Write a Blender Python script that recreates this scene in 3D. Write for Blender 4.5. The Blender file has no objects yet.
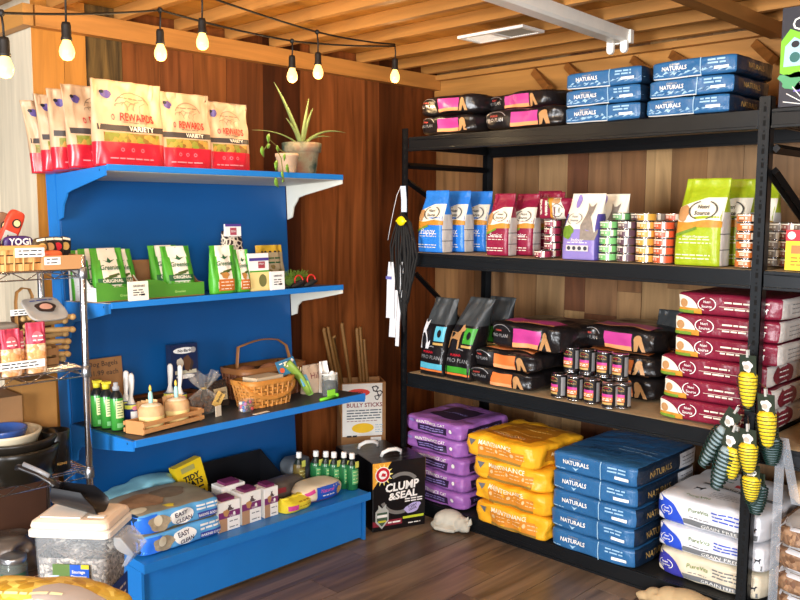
import bpy, bmesh, math, random
from mathutils import Vector, Matrix, noise
random.seed(11)
PI = math.pi
SC = bpy.context.scene
COL = SC.collection

# ------------------------------------------------------------------ camera
CF, YAW, PITCH, ROLL, CH = 841.0567, -.7721, .1049, .0052, 1.5665
_fw = Vector((math.sin(YAW)*math.cos(PITCH), math.cos(YAW)*math.cos(PITCH), -math.sin(PITCH)))
_r = Vector((math.cos(YAW), -math.sin(YAW), 0)); _u = _r.cross(_fw)
_r2 = _r*math.cos(ROLL)+_u*math.sin(ROLL); _u2 = -_r*math.sin(ROLL)+_u*math.cos(ROLL)
CO = Vector((0, 0, CH))
cd = bpy.data.cameras.new('camera'); cam = bpy.data.objects.new('camera', cd); COL.objects.link(cam)
M = Matrix((( _r2.x, _u2.x, -_fw.x, 0), (_r2.y, _u2.y, -_fw.y, 0), (_r2.z, _u2.z, -_fw.z, CH), (0, 0, 0, 1)))
cam.matrix_world = M
cd.sensor_fit = 'HORIZONTAL'; cd.sensor_width = 36; cd.lens = 36*CF/800; cd.clip_start = .05
SC.camera = cam

def at(px, py, ax, v):
    """the point of the plane axis=v that is seen at a photo position"""
    d = _fw+_r2*((px-400)/CF)-_u2*((py-300)/CF)
    return CO+d*((v-CO[ax])/d[ax])

# ------------------------------------------------------------------ materials
def lin(c):
    if isinstance(c, str): c = tuple(int(c[i:i+2], 16)/255 for i in (0, 2, 4))
    return tuple((x/12.92 if x <= .04045 else ((x+.055)/1.055)**2.4) for x in c)
MC = {}
def mat(col, rough=.5, metal=0, var=.12, sc=14, bump=0, spec=.5, alpha=1, trans=0, emit=0, ior=1.45):
    key = (col, rough, metal, var, sc, bump, spec, alpha, trans, emit)
    if key in MC: return MC[key]
    m = bpy.data.materials.new('m_'+str(col)); m.use_nodes = True
    nt = m.node_tree; b = nt.nodes['Principled BSDF']; c = lin(col)
    b.inputs['Roughness'].default_value = rough; b.inputs['Metallic'].default_value = metal
    b.inputs['Specular IOR Level'].default_value = spec; b.inputs['IOR'].default_value = ior
    tc = nt.nodes.new('ShaderNodeTexCoord'); nz = nt.nodes.new('ShaderNodeTexNoise')
    nz.inputs['Scale'].default_value = sc; nz.inputs['Detail'].default_value = 3
    nt.links.new(tc.outputs['Object'], nz.inputs['Vector'])
    mx = nt.nodes.new('ShaderNodeMix'); mx.data_type = 'RGBA'
    mx.inputs['A'].default_value = (*[min(1, x*(1+var)) for x in c], 1)
    mx.inputs['B'].default_value = (*[x*(1-var) for x in c], 1)
    nt.links.new(nz.outputs['Fac'], mx.inputs['Factor']); nt.links.new(mx.outputs['Result'], b.inputs['Base Color'])
    if bump:
        bp = nt.nodes.new('ShaderNodeBump'); bp.inputs['Strength'].default_value = bump; bp.inputs['Distance'].default_value = .01
        nt.links.new(nz.outputs['Fac'], bp.inputs['Height']); nt.links.new(bp.outputs['Normal'], b.inputs['Normal'])
    if trans: b.inputs['Transmission Weight'].default_value = trans
    if alpha < 1: b.inputs['Alpha'].default_value = alpha
    if emit:
        b.inputs['Emission Color'].default_value = (*c, 1); b.inputs['Emission Strength'].default_value = emit
    MC[key] = m; return m

def wood(name, cols, axis=2, rough=.6, sc=1.0, island=True, dark=.55, bump=.25, spec=.35):
    m = bpy.data.materials.new(name); m.use_nodes = True; nt = m.node_tree; N = nt.nodes; Lk = nt.links
    b = N['Principled BSDF']; b.inputs['Roughness'].default_value = rough; b.inputs['Specular IOR Level'].default_value = spec
    tc = N.new('ShaderNodeTexCoord'); mp = N.new('ShaderNodeMapping')
    s = [16*sc]*3; s[axis] = 1.3*sc; mp.inputs['Scale'].default_value = s
    geo = N.new('ShaderNodeNewGeometry')
    ad = N.new('ShaderNodeVectorMath'); ad.operation = 'ADD'
    cm = N.new('ShaderNodeCombineXYZ'); mu = N.new('ShaderNodeMath'); mu.operation = 'MULTIPLY'; mu.inputs[1].default_value = 37
    Lk.new(geo.outputs['Random Per Island'], mu.inputs[0])
    for i in range(3): Lk.new(mu.outputs[0], cm.inputs[i])
    Lk.new(tc.outputs['Object'], mp.inputs['Vector']); Lk.new(mp.outputs[0], ad.inputs[0]); Lk.new(cm.outputs[0], ad.inputs[1])
    nz = N.new('ShaderNodeTexNoise'); nz.inputs['Scale'].default_value = 1; nz.inputs['Detail'].default_value = 6; nz.inputs['Distortion'].default_value = 1.1
    Lk.new(ad.outputs[0], nz.inputs['Vector'])
    rp = N.new('ShaderNodeValToRGB'); e = rp.color_ramp.elements
    e[0].position = .3; e[0].color = (dark, dark, dark, 1); e[1].position = .68; e[1].color = (1.12, 1.12, 1.12, 1)
    Lk.new(nz.outputs['Fac'], rp.inputs[0])
    cr = N.new('ShaderNodeValToRGB'); ce = cr.color_ramp.elements
    while len(ce) < len(cols): ce.new(.5)
    for i, c in enumerate(cols): ce[i].position = i/max(1, len(cols)-1); ce[i].color = (*lin(c), 1)
    if island: Lk.new(geo.outputs['Random Per Island'], cr.inputs[0])
    else:
        n2 = N.new('ShaderNodeTexNoise'); n2.inputs['Scale'].default_value = 2.2; Lk.new(tc.outputs['Object'], n2.inputs['Vector']); Lk.new(n2.outputs['Fac'], cr.inputs[0])
    mx = N.new('ShaderNodeMix'); mx.data_type = 'RGBA'; mx.blend_type = 'MULTIPLY'; mx.inputs['Factor'].default_value = 1
    Lk.new(cr.outputs[0], mx.inputs['A']); Lk.new(rp.outputs[0], mx.inputs['B']); Lk.new(mx.outputs['Result'], b.inputs['Base Color'])
    bp = N.new('ShaderNodeBump'); bp.inputs['Strength'].default_value = bump; bp.inputs['Distance'].default_value = .004
    Lk.new(nz.outputs['Fac'], bp.inputs['Height']); Lk.new(bp.outputs[0], b.inputs['Normal'])
    return m

def spots(name, c1, c2, sc=80, rough=.6, thr=.5, c3=None):
    """cell pattern: pellets, treats, photos of food"""
    m = bpy.data.materials.new(name); m.use_nodes = True; nt = m.node_tree; N = nt.nodes; Lk = nt.links
    b = N['Principled BSDF']; b.inputs['Roughness'].default_value = rough
    tc = N.new('ShaderNodeTexCoord'); v = N.new('ShaderNodeTexVoronoi'); v.inputs['Scale'].default_value = sc
    Lk.new(tc.outputs['Object'], v.inputs['Vector'])
    sp = N.new('ShaderNodeSeparateColor'); Lk.new(v.outputs['Color'], sp.inputs[0])
    cr = N.new('ShaderNodeValToRGB'); e = cr.color_ramp.elements
    e[0].color = (*lin(c1), 1); e[1].color = (*lin(c2), 1)
    if c3: x = e.new(.5); x.color = (*lin(c3), 1)
    Lk.new(sp.outputs[0], cr.inputs[0]); Lk.new(cr.outputs[0], b.inputs['Base Color'])
    bp = N.new('ShaderNodeBump'); bp.inputs['Strength'].default_value = .5; bp.inputs['Distance'].default_value = .004; bp.invert = True
    Lk.new(v.outputs['Distance'], bp.inputs['Height']); Lk.new(bp.outputs[0], b.inputs['Normal'])
    return m

# ------------------------------------------------------------------ objects
LABELS = {}
def tag(o, label, cat, group=None, kind=None):
    o['label'] = label; o['category'] = cat
    if group: o['group'] = group
    if kind: o['kind'] = kind
    n = len(label.split())
    if n < 4 or n > 16: print('LABEL LEN', n, label)
    if label in LABELS: print('LABEL DUP', label)
    LABELS[label] = o
    return o
def thing(name, label, cat, loc=(0, 0, 0), rz=0, group=None, mw=None):
    o = bpy.data.objects.new(name, None); COL.objects.link(o); o.empty_display_size = .05
    o.location = loc; o.rotation_euler = (0, 0, rz)
    if mw is not None: o.matrix_world = mw
    return tag(o, label, cat, group)
def struct(o): o['kind'] = 'structure'; return o

class MB:
    def __init__(s): s.v = []; s.f = []; s.m = []; s.mats = []; s.sm = []
    def mi(s, m):
        if m not in s.mats: s.mats.append(m)
        return s.mats.index(m)
    def add(s, vs, fs, m, smooth=False):
        k = len(s.v); s.v += [tuple(v) for v in vs]; i = s.mi(m) if not isinstance(m, (list, tuple)) else None
        for j, f in enumerate(fs):
            s.f.append(tuple(k+a for a in f)); s.m.append(i if i is not None else s.mi(m[j])); s.sm.append(smooth)
    def box(s, a, b, m, T=None):
        x0, y0, z0 = a; x1, y1, z1 = b
        v = [(x0,y0,z0),(x1,y0,z0),(x1,y1,z0),(x0,y1,z0),(x0,y0,z1),(x1,y0,z1),(x1,y1,z1),(x0,y1,z1)]
        if T: v = [T(*p) for p in v]
        s.add(v, [(0,3,2,1),(4,5,6,7),(0,1,5,4),(1,2,6,5),(2,3,7,6),(3,0,4,7)], m)
    def grid(s, P, nu, nv, m, smooth=True, flip=False):
        vs = [P(i/nu, j/nv) for j in range(nv+1) for i in range(nu+1)]
        fs = []
        for j in range(nv):
            for i in range(nu):
                a = j*(nu+1)+i; q = (a, a+1, a+nu+2, a+nu+1); fs.append(q[::-1] if flip else q)
        if callable(m) and not isinstance(m, bpy.types.Material):
            m = [m((i+.5)/nu, (j+.5)/nv) for j in range(nv) for i in range(nu)]
        s.add(vs, fs, m, smooth)
    def lathe(s, prof, m, n=24, c=(0, 0, 0), smooth=True, caps=True):
        """prof [(r, z)...]; m one material or one per segment"""
        vs = []
        for r, z in prof:
            for i in range(n):
                a = 2*PI*i/n; vs.append((c[0]+r*math.cos(a), c[1]+r*math.sin(a), c[2]+z))
        fs = []; ms = []
        for j in range(len(prof)-1):
            for i in range(n):
                k = (i+1) % n; fs.append((j*n+i, j*n+k, (j+1)*n+k, (j+1)*n+i)); ms.append(m[j] if isinstance(m, list) else m)
        if caps:
            if prof[0][0] > 1e-5: fs.append(tuple(range(n-1, -1, -1))); ms.append(ms[0])
            if prof[-1][0] > 1e-5: fs.append(tuple((len(prof)-1)*n+i for i in range(n))); ms.append(ms[-2] if caps and len(ms) > 1 else ms[0])
        s.add(vs, fs, ms, smooth)
    def tube(s, pts, r, m, n=8, caps=True, smooth=True, flat=None):
        pts = [Vector(p) for p in pts]; vs = []; up = Vector((0, 0, 1)); pn = None
        for i, p in enumerate(pts):
            t = (pts[min(i+1, len(pts)-1)]-pts[max(i-1, 0)]).normalized()
            if pn is None: pn = t.cross(up if abs(t.z) < .95 else Vector((1, 0, 0))).normalized()
            else: pn = (pn-t*pn.dot(t)).normalized()
            bn = t.cross(pn); rr = r(i/(len(pts)-1)) if callable(r) else r
            for k in range(n):
                a = 2*PI*k/n; vs.append(p+pn*math.cos(a)*rr+bn*math.sin(a)*rr*(flat or 1))
        fs = [(j*n+i, j*n+(i+1) % n, (j+1)*n+(i+1) % n, (j+1)*n+i) for j in range(len(pts)-1) for i in range(n)]
        if caps: fs.append(tuple(range(n-1, -1, -1))); fs.append(tuple((len(pts)-1)*n+i for i in range(n)))
        s.add(vs, fs, m, smooth)
    def prism(s, poly, y0, y1, m, T=None):
        """poly in x,z extruded along y"""
        n = len(poly); vs = [(p[0], y0, p[1]) for p in poly]+[(p[0], y1, p[1]) for p in poly]
        if T: vs = [T(*p) for p in vs]
        fs = [tuple(range(n)), tuple(range(2*n-1, n-1, -1))]+[(i, n+i, n+(i+1) % n, (i+1) % n) for i in range(n)]
        s.add(vs, fs, m)
    def blob(s, c, r, m, nu=14, nv=9, R=None):
        def P(u, v):
            a = 2*PI*u; b = PI*(v-.5); p = Vector((r[0]*math.cos(a)*math.cos(b), r[1]*math.sin(a)*math.cos(b), r[2]*math.sin(b)))
            if R is not None: p = R @ p
            return p+Vector(c)
        s.grid(P, nu, nv, m)
    def build(s, name, parent=None, loc=None, rz=0, mw=None, weld=True, bev=0):
        me = bpy.data.meshes.new(name); me.from_pydata(s.v, [], s.f)
        for m in s.mats: me.materials.append(m)
        me.polygons.foreach_set('material_index', s.m); me.polygons.foreach_set('use_smooth', s.sm)
        if weld:
            bm = bmesh.new(); bm.from_mesh(me); bmesh.ops.remove_doubles(bm, verts=bm.verts, dist=1e-5)
            bm.to_mesh(me); bm.free()
        me.update(); o = bpy.data.objects.new(name, me); COL.objects.link(o)
        if parent: o.parent = parent
        if loc is not None: o.location = loc
        o.rotation_euler = (0, 0, rz)
        if mw is not None: o.matrix_world = mw
        if bev:
            b = o.modifiers.new('bevel', 'BEVEL'); b.width = bev; b.segments = 2; b.limit_method = 'ANGLE'
        return o

# text outlines turned into flat triangles
TX = {}
def textmesh(t, bold=0):
    if (t, bold) in TX: return TX[(t, bold)]
    c = bpy.data.curves.new('t', 'FONT'); c.body = t; c.resolution_u = 2; c.offset = bold; c.align_x = 'CENTER'; c.align_y = 'CENTER'
    o = bpy.data.objects.new('t', c); COL.objects.link(o)
    dg = bpy.context.evaluated_depsgraph_get(); me = o.evaluated_get(dg).to_mesh()
    vs = [(v.co.x, v.co.y) for v in me.vertices]; fs = [tuple(p.vertices) for p in me.polygons]
    o.evaluated_get(dg).to_mesh_clear(); bpy.data.objects.remove(o); bpy.data.curves.remove(c)
    x0 = min(v[0] for v in vs); x1 = max(v[0] for v in vs); y0 = min(v[1] for v in vs); y1 = max(v[1] for v in vs)
    vs = [((x-(x0+x1)/2)/(x1-x0), (y-(y0+y1)/2)/(y1-y0)) for x, y in vs]
    TX[(t, bold)] = (vs, fs, (x1-x0)/(y1-y0)); return TX[(t, bold)]

OFF = .0012
class Face:
    """prints on a surface: F(u, v, off) -> point; u to the right, v up, in metres"""
    def __init__(s, mb, F): s.mb = mb; s.F = F
    def text(s, t, u, v, w, m, h=None, rot=0, bold=.02, lay=3, shear=0):
        vs, fs, asp = textmesh(t, bold); h = h or w/asp; c, sn = math.cos(rot), math.sin(rot)
        P = []
        for x, y in vs:
            a = x*w+y*h*shear; b = y*h; P.append(s.F(u+a*c-b*sn, v+a*sn+b*c, OFF*lay))
        s.mb.add(P, fs, m)
    def rect(s, u0, v0, u1, v1, m, lay=1, nu=8, nv=4, rot=0):
        cu, cv = (u0+u1)/2, (v0+v1)/2; c, sn = math.cos(rot), math.sin(rot)
        def P(a, b):
            x = (u1-u0)*(a-.5); y = (v1-v0)*(b-.5); return s.F(cu+x*c-y*sn, cv+x*sn+y*c, OFF*lay)
        s.mb.grid(P, nu, nv, m)
    def ell(s, u, v, ru, rv, m, lay=1, n=20, a0=0, a1=2*PI, r0=0, rot=0, wob=0):
        c, sn = math.cos(rot), math.sin(rot)
        def P(a, b):
            an = a0+(a1-a0)*a; r = r0+(1-r0)*b; k = 1+wob*math.sin(an*5+1)+wob*math.sin(an*3)
            x = ru*r*math.cos(an)*k; y = rv*r*math.sin(an)*k; return s.F(u+x*c-y*sn, v+x*sn+y*c, OFF*lay)
        s.mb.grid(P, n, 3 if r0 < .5 else 1, m, flip=True)
    def poly(s, pts, m, lay=2):
        from mathutils.geometry import tessellate_polygon
        vs = [s.F(p[0], p[1], OFF*lay) for p in pts]
        fs = [tuple(f) for f in tessellate_polygon([[Vector((p[0], p[1], 0)) for p in pts]])]
        s.mb.add(vs, fs, m, True)
    def lines(s, u0, v0, u1, v1, n, m, th=.004, lay=2, seed=0):
        """small print too fine to read: broken strokes"""
        rd = random.Random(seed+7)
        for i in range(n):
            v = v1+(v0-v1)*(i/max(1, n-1)); u = u0
            while u < u1-.004:
                w = min(u1-u, rd.uniform(.008, .028)*(1 if th < .005 else 1.6)); s.rect(u, v-th/2, u+w, v+th/2, m, lay, 2, 1); u += w+.005
    def band(s, u0, u1, fa, fb, m, lay=1, n=14, nv=3):
        def P(a, b):
            u = u0+(u1-u0)*a; va, vb = fa(u), fb(u); return s.F(u, va+(vb-va)*b, OFF*lay)
        s.mb.grid(P, n, nv, m)

def flat(mb, o, U, V):
    """flat printing face: origin, unit right, unit up"""
    o, U, V = Vector(o), Vector(U), Vector(V); N = U.cross(V).normalized()
    return Face(mb, lambda u, v, off: o+U*u+V*v+N*off)
def sg(x): return 1 if x >= 0 else -1

# ---- lying sack (superellipsoid, x length, -y front, z up from 0)
class Sack:
    def __init__(s, L, W, H, cols, n=6, lump=.006, seed=0, pinch=.12, sag=0, nz=None, crimp=0):
        s.L, s.W, s.H, s.n, s.lump, s.seed, s.pinch, s.sag = L, W, H, n, lump, seed, pinch, sag
        s.mb = mb = MB(); g = lambda k: cols.get(k, cols['all'])
        def face(ax, sn_):
            def P(a, b):
                q = [0, 0, 0]; q[ax] = sn_; q[(ax+1) % 3] = 2*a-1; q[(ax+2) % 3] = 2*b-1
                r = (sum(abs(c)**s.n for c in q))**(1/s.n); return s.W_([c/r for c in q], 0)
            return P
        for ax, sn_, k in ((0, 1, 'end'), (0, -1, 'end'), (1, -1, 'front'), (1, 1, 'back'), (2, 1, 'top'), (2, -1, 'bottom')):
            nu, nv = {0: (16, 10), 1: (12, 40), 2: (40, 16)}[ax]
            mb.grid(face(ax, sn_), nu, nv, g(k), flip=(sn_ < 0))
        if crimp:
            for e in (-1, 1):
                def P(a, b): return ((e*(L/2-.006+crimp*b)), (a-.5)*W*(.86+.04*b), H*.5+.006*math.sin(a*14+seed)*b)
                mb.grid(P, 14, 2, g('end'))
        s.front = Face(mb, s.Ff); s.top = Face(mb, s.Ft); s.end = Face(mb, s.Fe)
    def W_(s, p, off, d=None):
        x, y, z = p
        k = 1-s.pinch*abs(x)**4
        ns = Vector((x*s.L*5+s.seed*3.1, y*s.W*6, z*s.H*6+s.seed))
        dz = noise.noise(ns)*s.lump; dy = noise.noise(ns*1.7+Vector((9, 0, 0)))*s.lump; dx = noise.noise(ns*1.3+Vector((0, 7, 0)))*s.lump
        v = Vector((x*s.L/2+dx, y*s.W/2*(1-.3*s.pinch*abs(x)**4)+dy, z*k*s.H/2+dz*abs(z)*.5+s.H/2-s.sag*(x*x)))
        if d is not None: v += Vector(d)*off
        return v
    def _r(s, a, b):
        t = 1-abs(a)**s.n-abs(b)**s.n; return max(t, .02)**(1/s.n)
    def Ff(s, u, v, off):
        x = max(-.995, min(.995, u/(s.L/2))); z = max(-.99, min(.99, v/(s.H/2))); y = -s._r(x, z)
        return s.W_((x, y, z), off*2.0, (0, -1, 0.3*z))
    def Ft(s, u, v, off):
        x = max(-.99, min(.99, u/(s.L/2))); y = max(-.99, min(.99, v/(s.W/2))); return s.W_((x, y, s._r(x, y)), off*1.5, (0, 0, 1))
    def Fe(s, u, v, off):
        y = max(-.99, min(.99, u/(s.W/2))); z = max(-.99, min(.99, v/(s.H/2))); return s.W_((s._r(y, z), y, z), off*1.5, (1, 0, 0))

# ---- standing bag: flat front/back, gussets at the sides, crimped top
class Bag:
    def __init__(s, w, d, h, zone, n0=7, n1=3, shoulder=.5, crimp=.9, lean=0, topw=.94, seed=0, lump=.004, slump=0, foot=.9, shx=0):
        s.shx = shx
        s.w, s.d, s.h, s.n0, s.n1, s.sh, s.cr, s.lean, s.topw, s.seed, s.lump, s.slump, s.foot = w, d, h, n0, n1, shoulder, crimp, lean, topw, seed, lump, slump, foot
        s.mb = mb = MB(); rows = 36
        for side in range(4):
            def P(a, b, side=side):
                t = 2*a-1; q = [(t, -1), (1, t), (-t, 1), (-1, -t)][side]
                n = s.n_(b); r = (abs(q[0])**n+abs(q[1])**n)**(1/n); return s.pos(q[0]/r, q[1]/r, b)
            mb.grid(P, 18 if side % 2 == 0 else 8, rows, lambda a, b, side=side: zone(side, a, b))
        for b, fl in ((0, True), (1, False)):
            ring = []
            for side in range(4):
                for i in range(18 if side % 2 == 0 else 8):
                    t = 2*i/(18 if side % 2 == 0 else 8)-1; q = [(t, -1), (1, t), (-t, 1), (-1, -t)][side]
                    n = s.n_(b); r = (abs(q[0])**n+abs(q[1])**n)**(1/n); ring.append(s.pos(q[0]/r, q[1]/r, b))
            f = tuple(range(len(ring))); mb.add(ring, [f[::-1] if fl else f], zone(0, .5, b))
        s.front = Face(mb, s.Ff); s.side = Face(mb, s.Fs)
    def n_(s, b): return s.n0+(s.n1-s.n0)*min(1, b/s.cr)
    def hd(s, b):
        if b < s.sh: return s.d/2*(s.foot+(1-s.foot)*math.sin(PI*.5*min(1, b/.2)))
        t = min(1, (b-s.sh)/(s.cr-s.sh)); return s.d/2*(1-t)**.85+.004*t if t < 1 else .004
    def hw(s, b): return s.w/2*(1-(1-s.topw)*b)*(.985+.015*math.sin(PI*min(1, b*1.2)))
    def pos(s, x, y, b, off=0, d=(0, 0, 0)):
        ns = Vector((x*s.w*9+s.seed*5.3, y*3, b*s.h*9+s.seed))
        q_ = max(0, min(1, (b-s.sh)/.2)); q_ = q_*q_*(3-2*q_); k = noise.noise(ns)*s.lump*(1+.6*q_); k2 = noise.noise(ns*2.1)*s.lump*.8
        z = b*s.h
        if s.slump and b > s.sh: z -= s.slump*((b-s.sh)/(1-s.sh))**2*(x+.3)
        return Vector((x*s.hw(b)+s.shx*b*b, y*s.hd(b)+k*(1 if abs(y) > .5 else .4)+k2*q_+s.lean*b*b, z))+Vector(d)*off
    def Ff(s, u, v, off):
        b = max(0, min(1, v/s.h)); x = max(-.985, min(.985, u/s.hw(b))); n = s.n_(b); return s.pos(x, -max(.05, 1-abs(x)**n)**(1/n), b, off*1.6, (0, -1, 0))
    def Fs(s, u, v, off):
        b = max(0, min(1, v/s.h)); y = max(-.985, min(.985, u/max(.004, s.hd(b)))); n = s.n_(b); return s.pos(max(.05, 1-abs(y)**n)**(1/n), y, b, off*1.6, (1, 0, 0))

def ctree(o, parent=None):
    c = o.copy(); COL.objects.link(c)
    if parent: c.parent = parent
    for ch in [x for x in bpy.data.objects if x.parent == o]: ctree(ch, c)
    return c
ORD = ['bottom', 'second from the bottom', 'third from the bottom', 'fourth from the bottom', 'fifth from the bottom', 'sixth from the bottom']
def pos_word(i, n):
    return 'lowest' if i == 0 else 'topmost' if i == n-1 else ORD[i]

# common colours
K = dict(white=mat('f2f0ea'), black=mat('0d0d0f', .35), cream=mat('e6c690', .55), creamw=mat('eee6d2', .5), red=mat('c11f30', .28, spec=.7), char=mat('3a3230', .5),
    ink=mat('1a1a22'), gold=mat('c8a25c', .35), silver=mat('c9c9c9', .3, .6), navy=mat('17314f', .3), blue=mat('1f6fd0', .35))
CHROME = mat('c2c4c8', .22, 1.0, var=.05)
CARD = mat('9a6d42', .8, var=.15, sc=30)
# ================================================================== ROOM
XW, YW, YN = -3.60, 4.02, 1.495            # left wall, right wall, near wall
ZJ, ZC = 2.40, 2.455
w_red = wood('wood_redbrown', ['5a2c14', '96552a', '3e1c0d', '7a401c', '4e2611', 'a05e2c', '5e3016'], 2, .5, dark=.4, spec=.2)
w_right = wood('wood_mixed', ['9a7044', '6a3f26', 'b99362', '7a5030', 'ab8352', '5c3520', 'a58258'], 2, .6, dark=.62)
w_honey = wood('wood_honey', ['c98a3c', 'b5752c'], 2, .45, dark=.7, bump=.1)
w_weath = wood('wood_weathered', ['86683a', '6e5428'], 2, .8, sc=1.3, dark=.06)
w_pale = wood('wood_pale', ['e2d4b4', 'cabfa6', 'eadcc0'], 2, .7, dark=.85)
w_plateY = wood('wood_plate_y', ['b97a3a', 'c58742'], 1, .5, dark=.75, bump=.1)
w_joist = wood('wood_joist', ['c08a48', 'ad7638', 'c99858'], 0, .5, dark=.75, bump=.1)
w_ceil = wood('wood_ceiling', ['c08530', 'ad7024', 'cc9642', 'a06622'], 1, .35, dark=.8, bump=.06, spec=.6)
w_ply = wood('wood_plywood', ['b9803e', 'c08a48'], 0, .5, sc=.5, dark=.6, bump=.1)
w_floor = wood('wood_floor', ['75614e', '8a745e', '604a39', '8f7a64', '6b5543'], 1, .36, sc=.8, dark=.32, bump=.3, spec=.45)
rd = random.Random(5)
# floor planks along Y
mb = MB(); x = -5.2
mb.box((-5.4, -3.2, -.06), (2.2, 4.1, -.012), mat('1a120c', .9))
while x < 2:
    y = -3.2-rd.random()*1.1
    while y < 4.1:
        l = 1.2; mb.box((x+.0012, y+.0012, -.012), (x+.178, y+l, 0), w_floor); y += l+.0012
    x += .18
struct(mb.build('floor', weld=False))
# left wall
def yb(px, py=110): return at(px, py, 0, XW).y
mb = MB(); ys = [YN, yb(64, 60), yb(86, 60), yb(122, 60), yb(160, 60), yb(193, 60), yb(226, 70), yb(263), yb(300), yb(335), yb(365), yb(379), yb(400), YW]
ms = [w_honey, w_honey, w_weath]+[w_red]*10
for i in range(len(ys)-1):
    d = rd.uniform(0, .004); mb.box((XW-.04, ys[i]+.001, 0), (XW+d, ys[i+1]-.001, 2.454), ms[i])
struct(mb.build('wall_left', weld=False))
mb = MB(); x = XW
while x > -5.2:
    w = rd.uniform(.16, .24); mb.box((x-w+.001, YN-rd.uniform(0, .004), 0), (x-.001, YN+.04, 2.454), w_pale); x -= w
struct(mb.build('wall_near', weld=False))
# right wall
mb = MB(); x = XW
while x < 2.1:
    w = rd.uniform(.10, .2); zs = [0, rd.uniform(1.0, 1.25) if rd.random() < .45 else 0, 2.454]
    for a, b in zip(zs, zs[1:]):
        if b > a: mb.box((x+.001, YW-rd.uniform(0, .006), a+.001), (x+w-.001, YW+.04, b), w_right)
    x += w
struct(mb.build('wall_right', weld=False))
mb = MB(); mb.box((XW, YW-.025, 2.06), (-2.2, YW-.008, 2.40), w_ply); mb.box((-2.198, YW-.025, 2.06), (.2, YW-.008, 2.40), w_ply)
struct(mb.build('trim_1', weld=False))
# top plates
mb = MB(); mb.box((XW+.006, YN, 2.315), (XW+.055, YW-.03, 2.40), w_plateY); struct(mb.build('trim_2'))
mb = MB(); mb.box((-5.2, YN-.05, 2.315), (XW+.05, YN-.008, 2.40), w_ply); struct(mb.build('trim_3'))
mb = MB(); mb.box((XW+.055, YW-.075, 2.37), (2.1, YW-.03, 2.40), w_joist); struct(mb.build('trim_4'))
# ceiling boards and joists
mb = MB(); x = -5.2
while x < 2.1:
    y = -3.2
    while y < 4.1:
        l = rd.choice([.9, 1.2, 1.5]); mb.box((x+.001, y, ZC), (x+.249, y+l-.003, ZC+.02), w_ceil); y += l
    x += .25
struct(mb.build('ceiling', weld=False))
jm = wood('wood_joist_side', ['b98344', 'a87434'], 0, .5, island=False, dark=.75, bump=.1)
for i, y in enumerate([-1.9, -1.3, -.9, -.5, -.1, .3, .62, .94, 1.26, 1.56, 1.86, 2.16, 2.44, 2.71, 2.98, 3.32, 3.62, 3.86]):
    mb = MB(); mb.box((-5.2 if y < YN-.1 else XW+.01, y, ZJ+.001), (2.1, y+.034, ZC-.001), w_joist)
    struct(mb.build('trim_%d' % (i+6)))
mb = MB(); mb.box((-1.52, 1.0, ZJ-.055), (-1.455, YW-.08, ZJ), wood('wood_beam', ['8a5a2c', '94642f'], 1, .5, dark=.7)); struct(mb.build('trim_5'))
# pegs on the plywood
wp = wood('wood_peg', ['8a5422', '9c6530'], 0, .55, dark=.6)
pegs = [((535, 72), (549, 89), 'second small wooden peg from the left, above the black sacks'), ((568, 66), (577, 76), 'small wooden peg above the left stack of blue sacks'),
        ((634, 60), (645, 69), 'small wooden peg in the gap between both blue sack stacks'), ((673, 55), (684, 62), 'small wooden peg just above the right stack of blue sacks'),
        ((756, 44), (773, 60), 'stubby wooden peg beside the colourful poster')]
pegs[0] = (pegs[0][0], pegs[0][1], 'wooden peg on the plywood right above the black sacks')
for a, b, lb in pegs:
    A = at(*a, 1, YW-.028); B = at(*b, 1, YW-.11); d = (B-A); n = d.cross(Vector((0, 1, 0))).normalized()*.02; t = d.cross(n).normalized()*.018
    mb = MB(); vs = [A-n-t, A+n-t, A+n+t, A-n+t, B-n-t, B+n-t, B+n+t, B-n+t]
    mb.add([v for v in vs], [(0,3,2,1),(4,5,6,7),(0,1,5,4),(1,2,6,5),(2,3,7,6),(3,0,4,7)], wp)
    tag(mb.build('wooden_peg'), lb, 'peg', 'pegs on the plywood band')
# air vent
t = thing('ceiling_vent', 'white rectangular air vent fixed to the ceiling joists', 'vent', (-2.49, 3.22, ZJ-.002))
mb = MB(); W, D = .19, .085
for a, b in (((-W, -D), (W, -D+.018)), ((-W, D-.018), (W, D)), ((-W, -D+.018), (-W+.018, D-.018)), ((W-.018, -D+.018), (W, D-.018)), ((-.01, -D+.018), (.01, D-.018))): mb.box((*a, -.012), (*b, 0), K['white'])
mb.build('frame', t); mb = MB(); mb.box((-W+.018, -D+.018, -.002), (-.01, D-.018, 0), K['white']); mb.box((.01, -D+.018, -.002), (W-.018, D-.018, 0), mat('4a4540')); mb.build('duct_panel', t)
mb = MB()
for i in range(12):
    x = .02+i*.0125; mb.box((x, -D+.018, -.010), (x+.003, D-.018, -.0025), mat('b5aa98'))
for i in range(6):
    y = -D+.025+i*.022; mb.box((-W+.018, y, -.010), (-.01, y+.006, -.0025), K['white'])
mb.build('grille', t)
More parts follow.
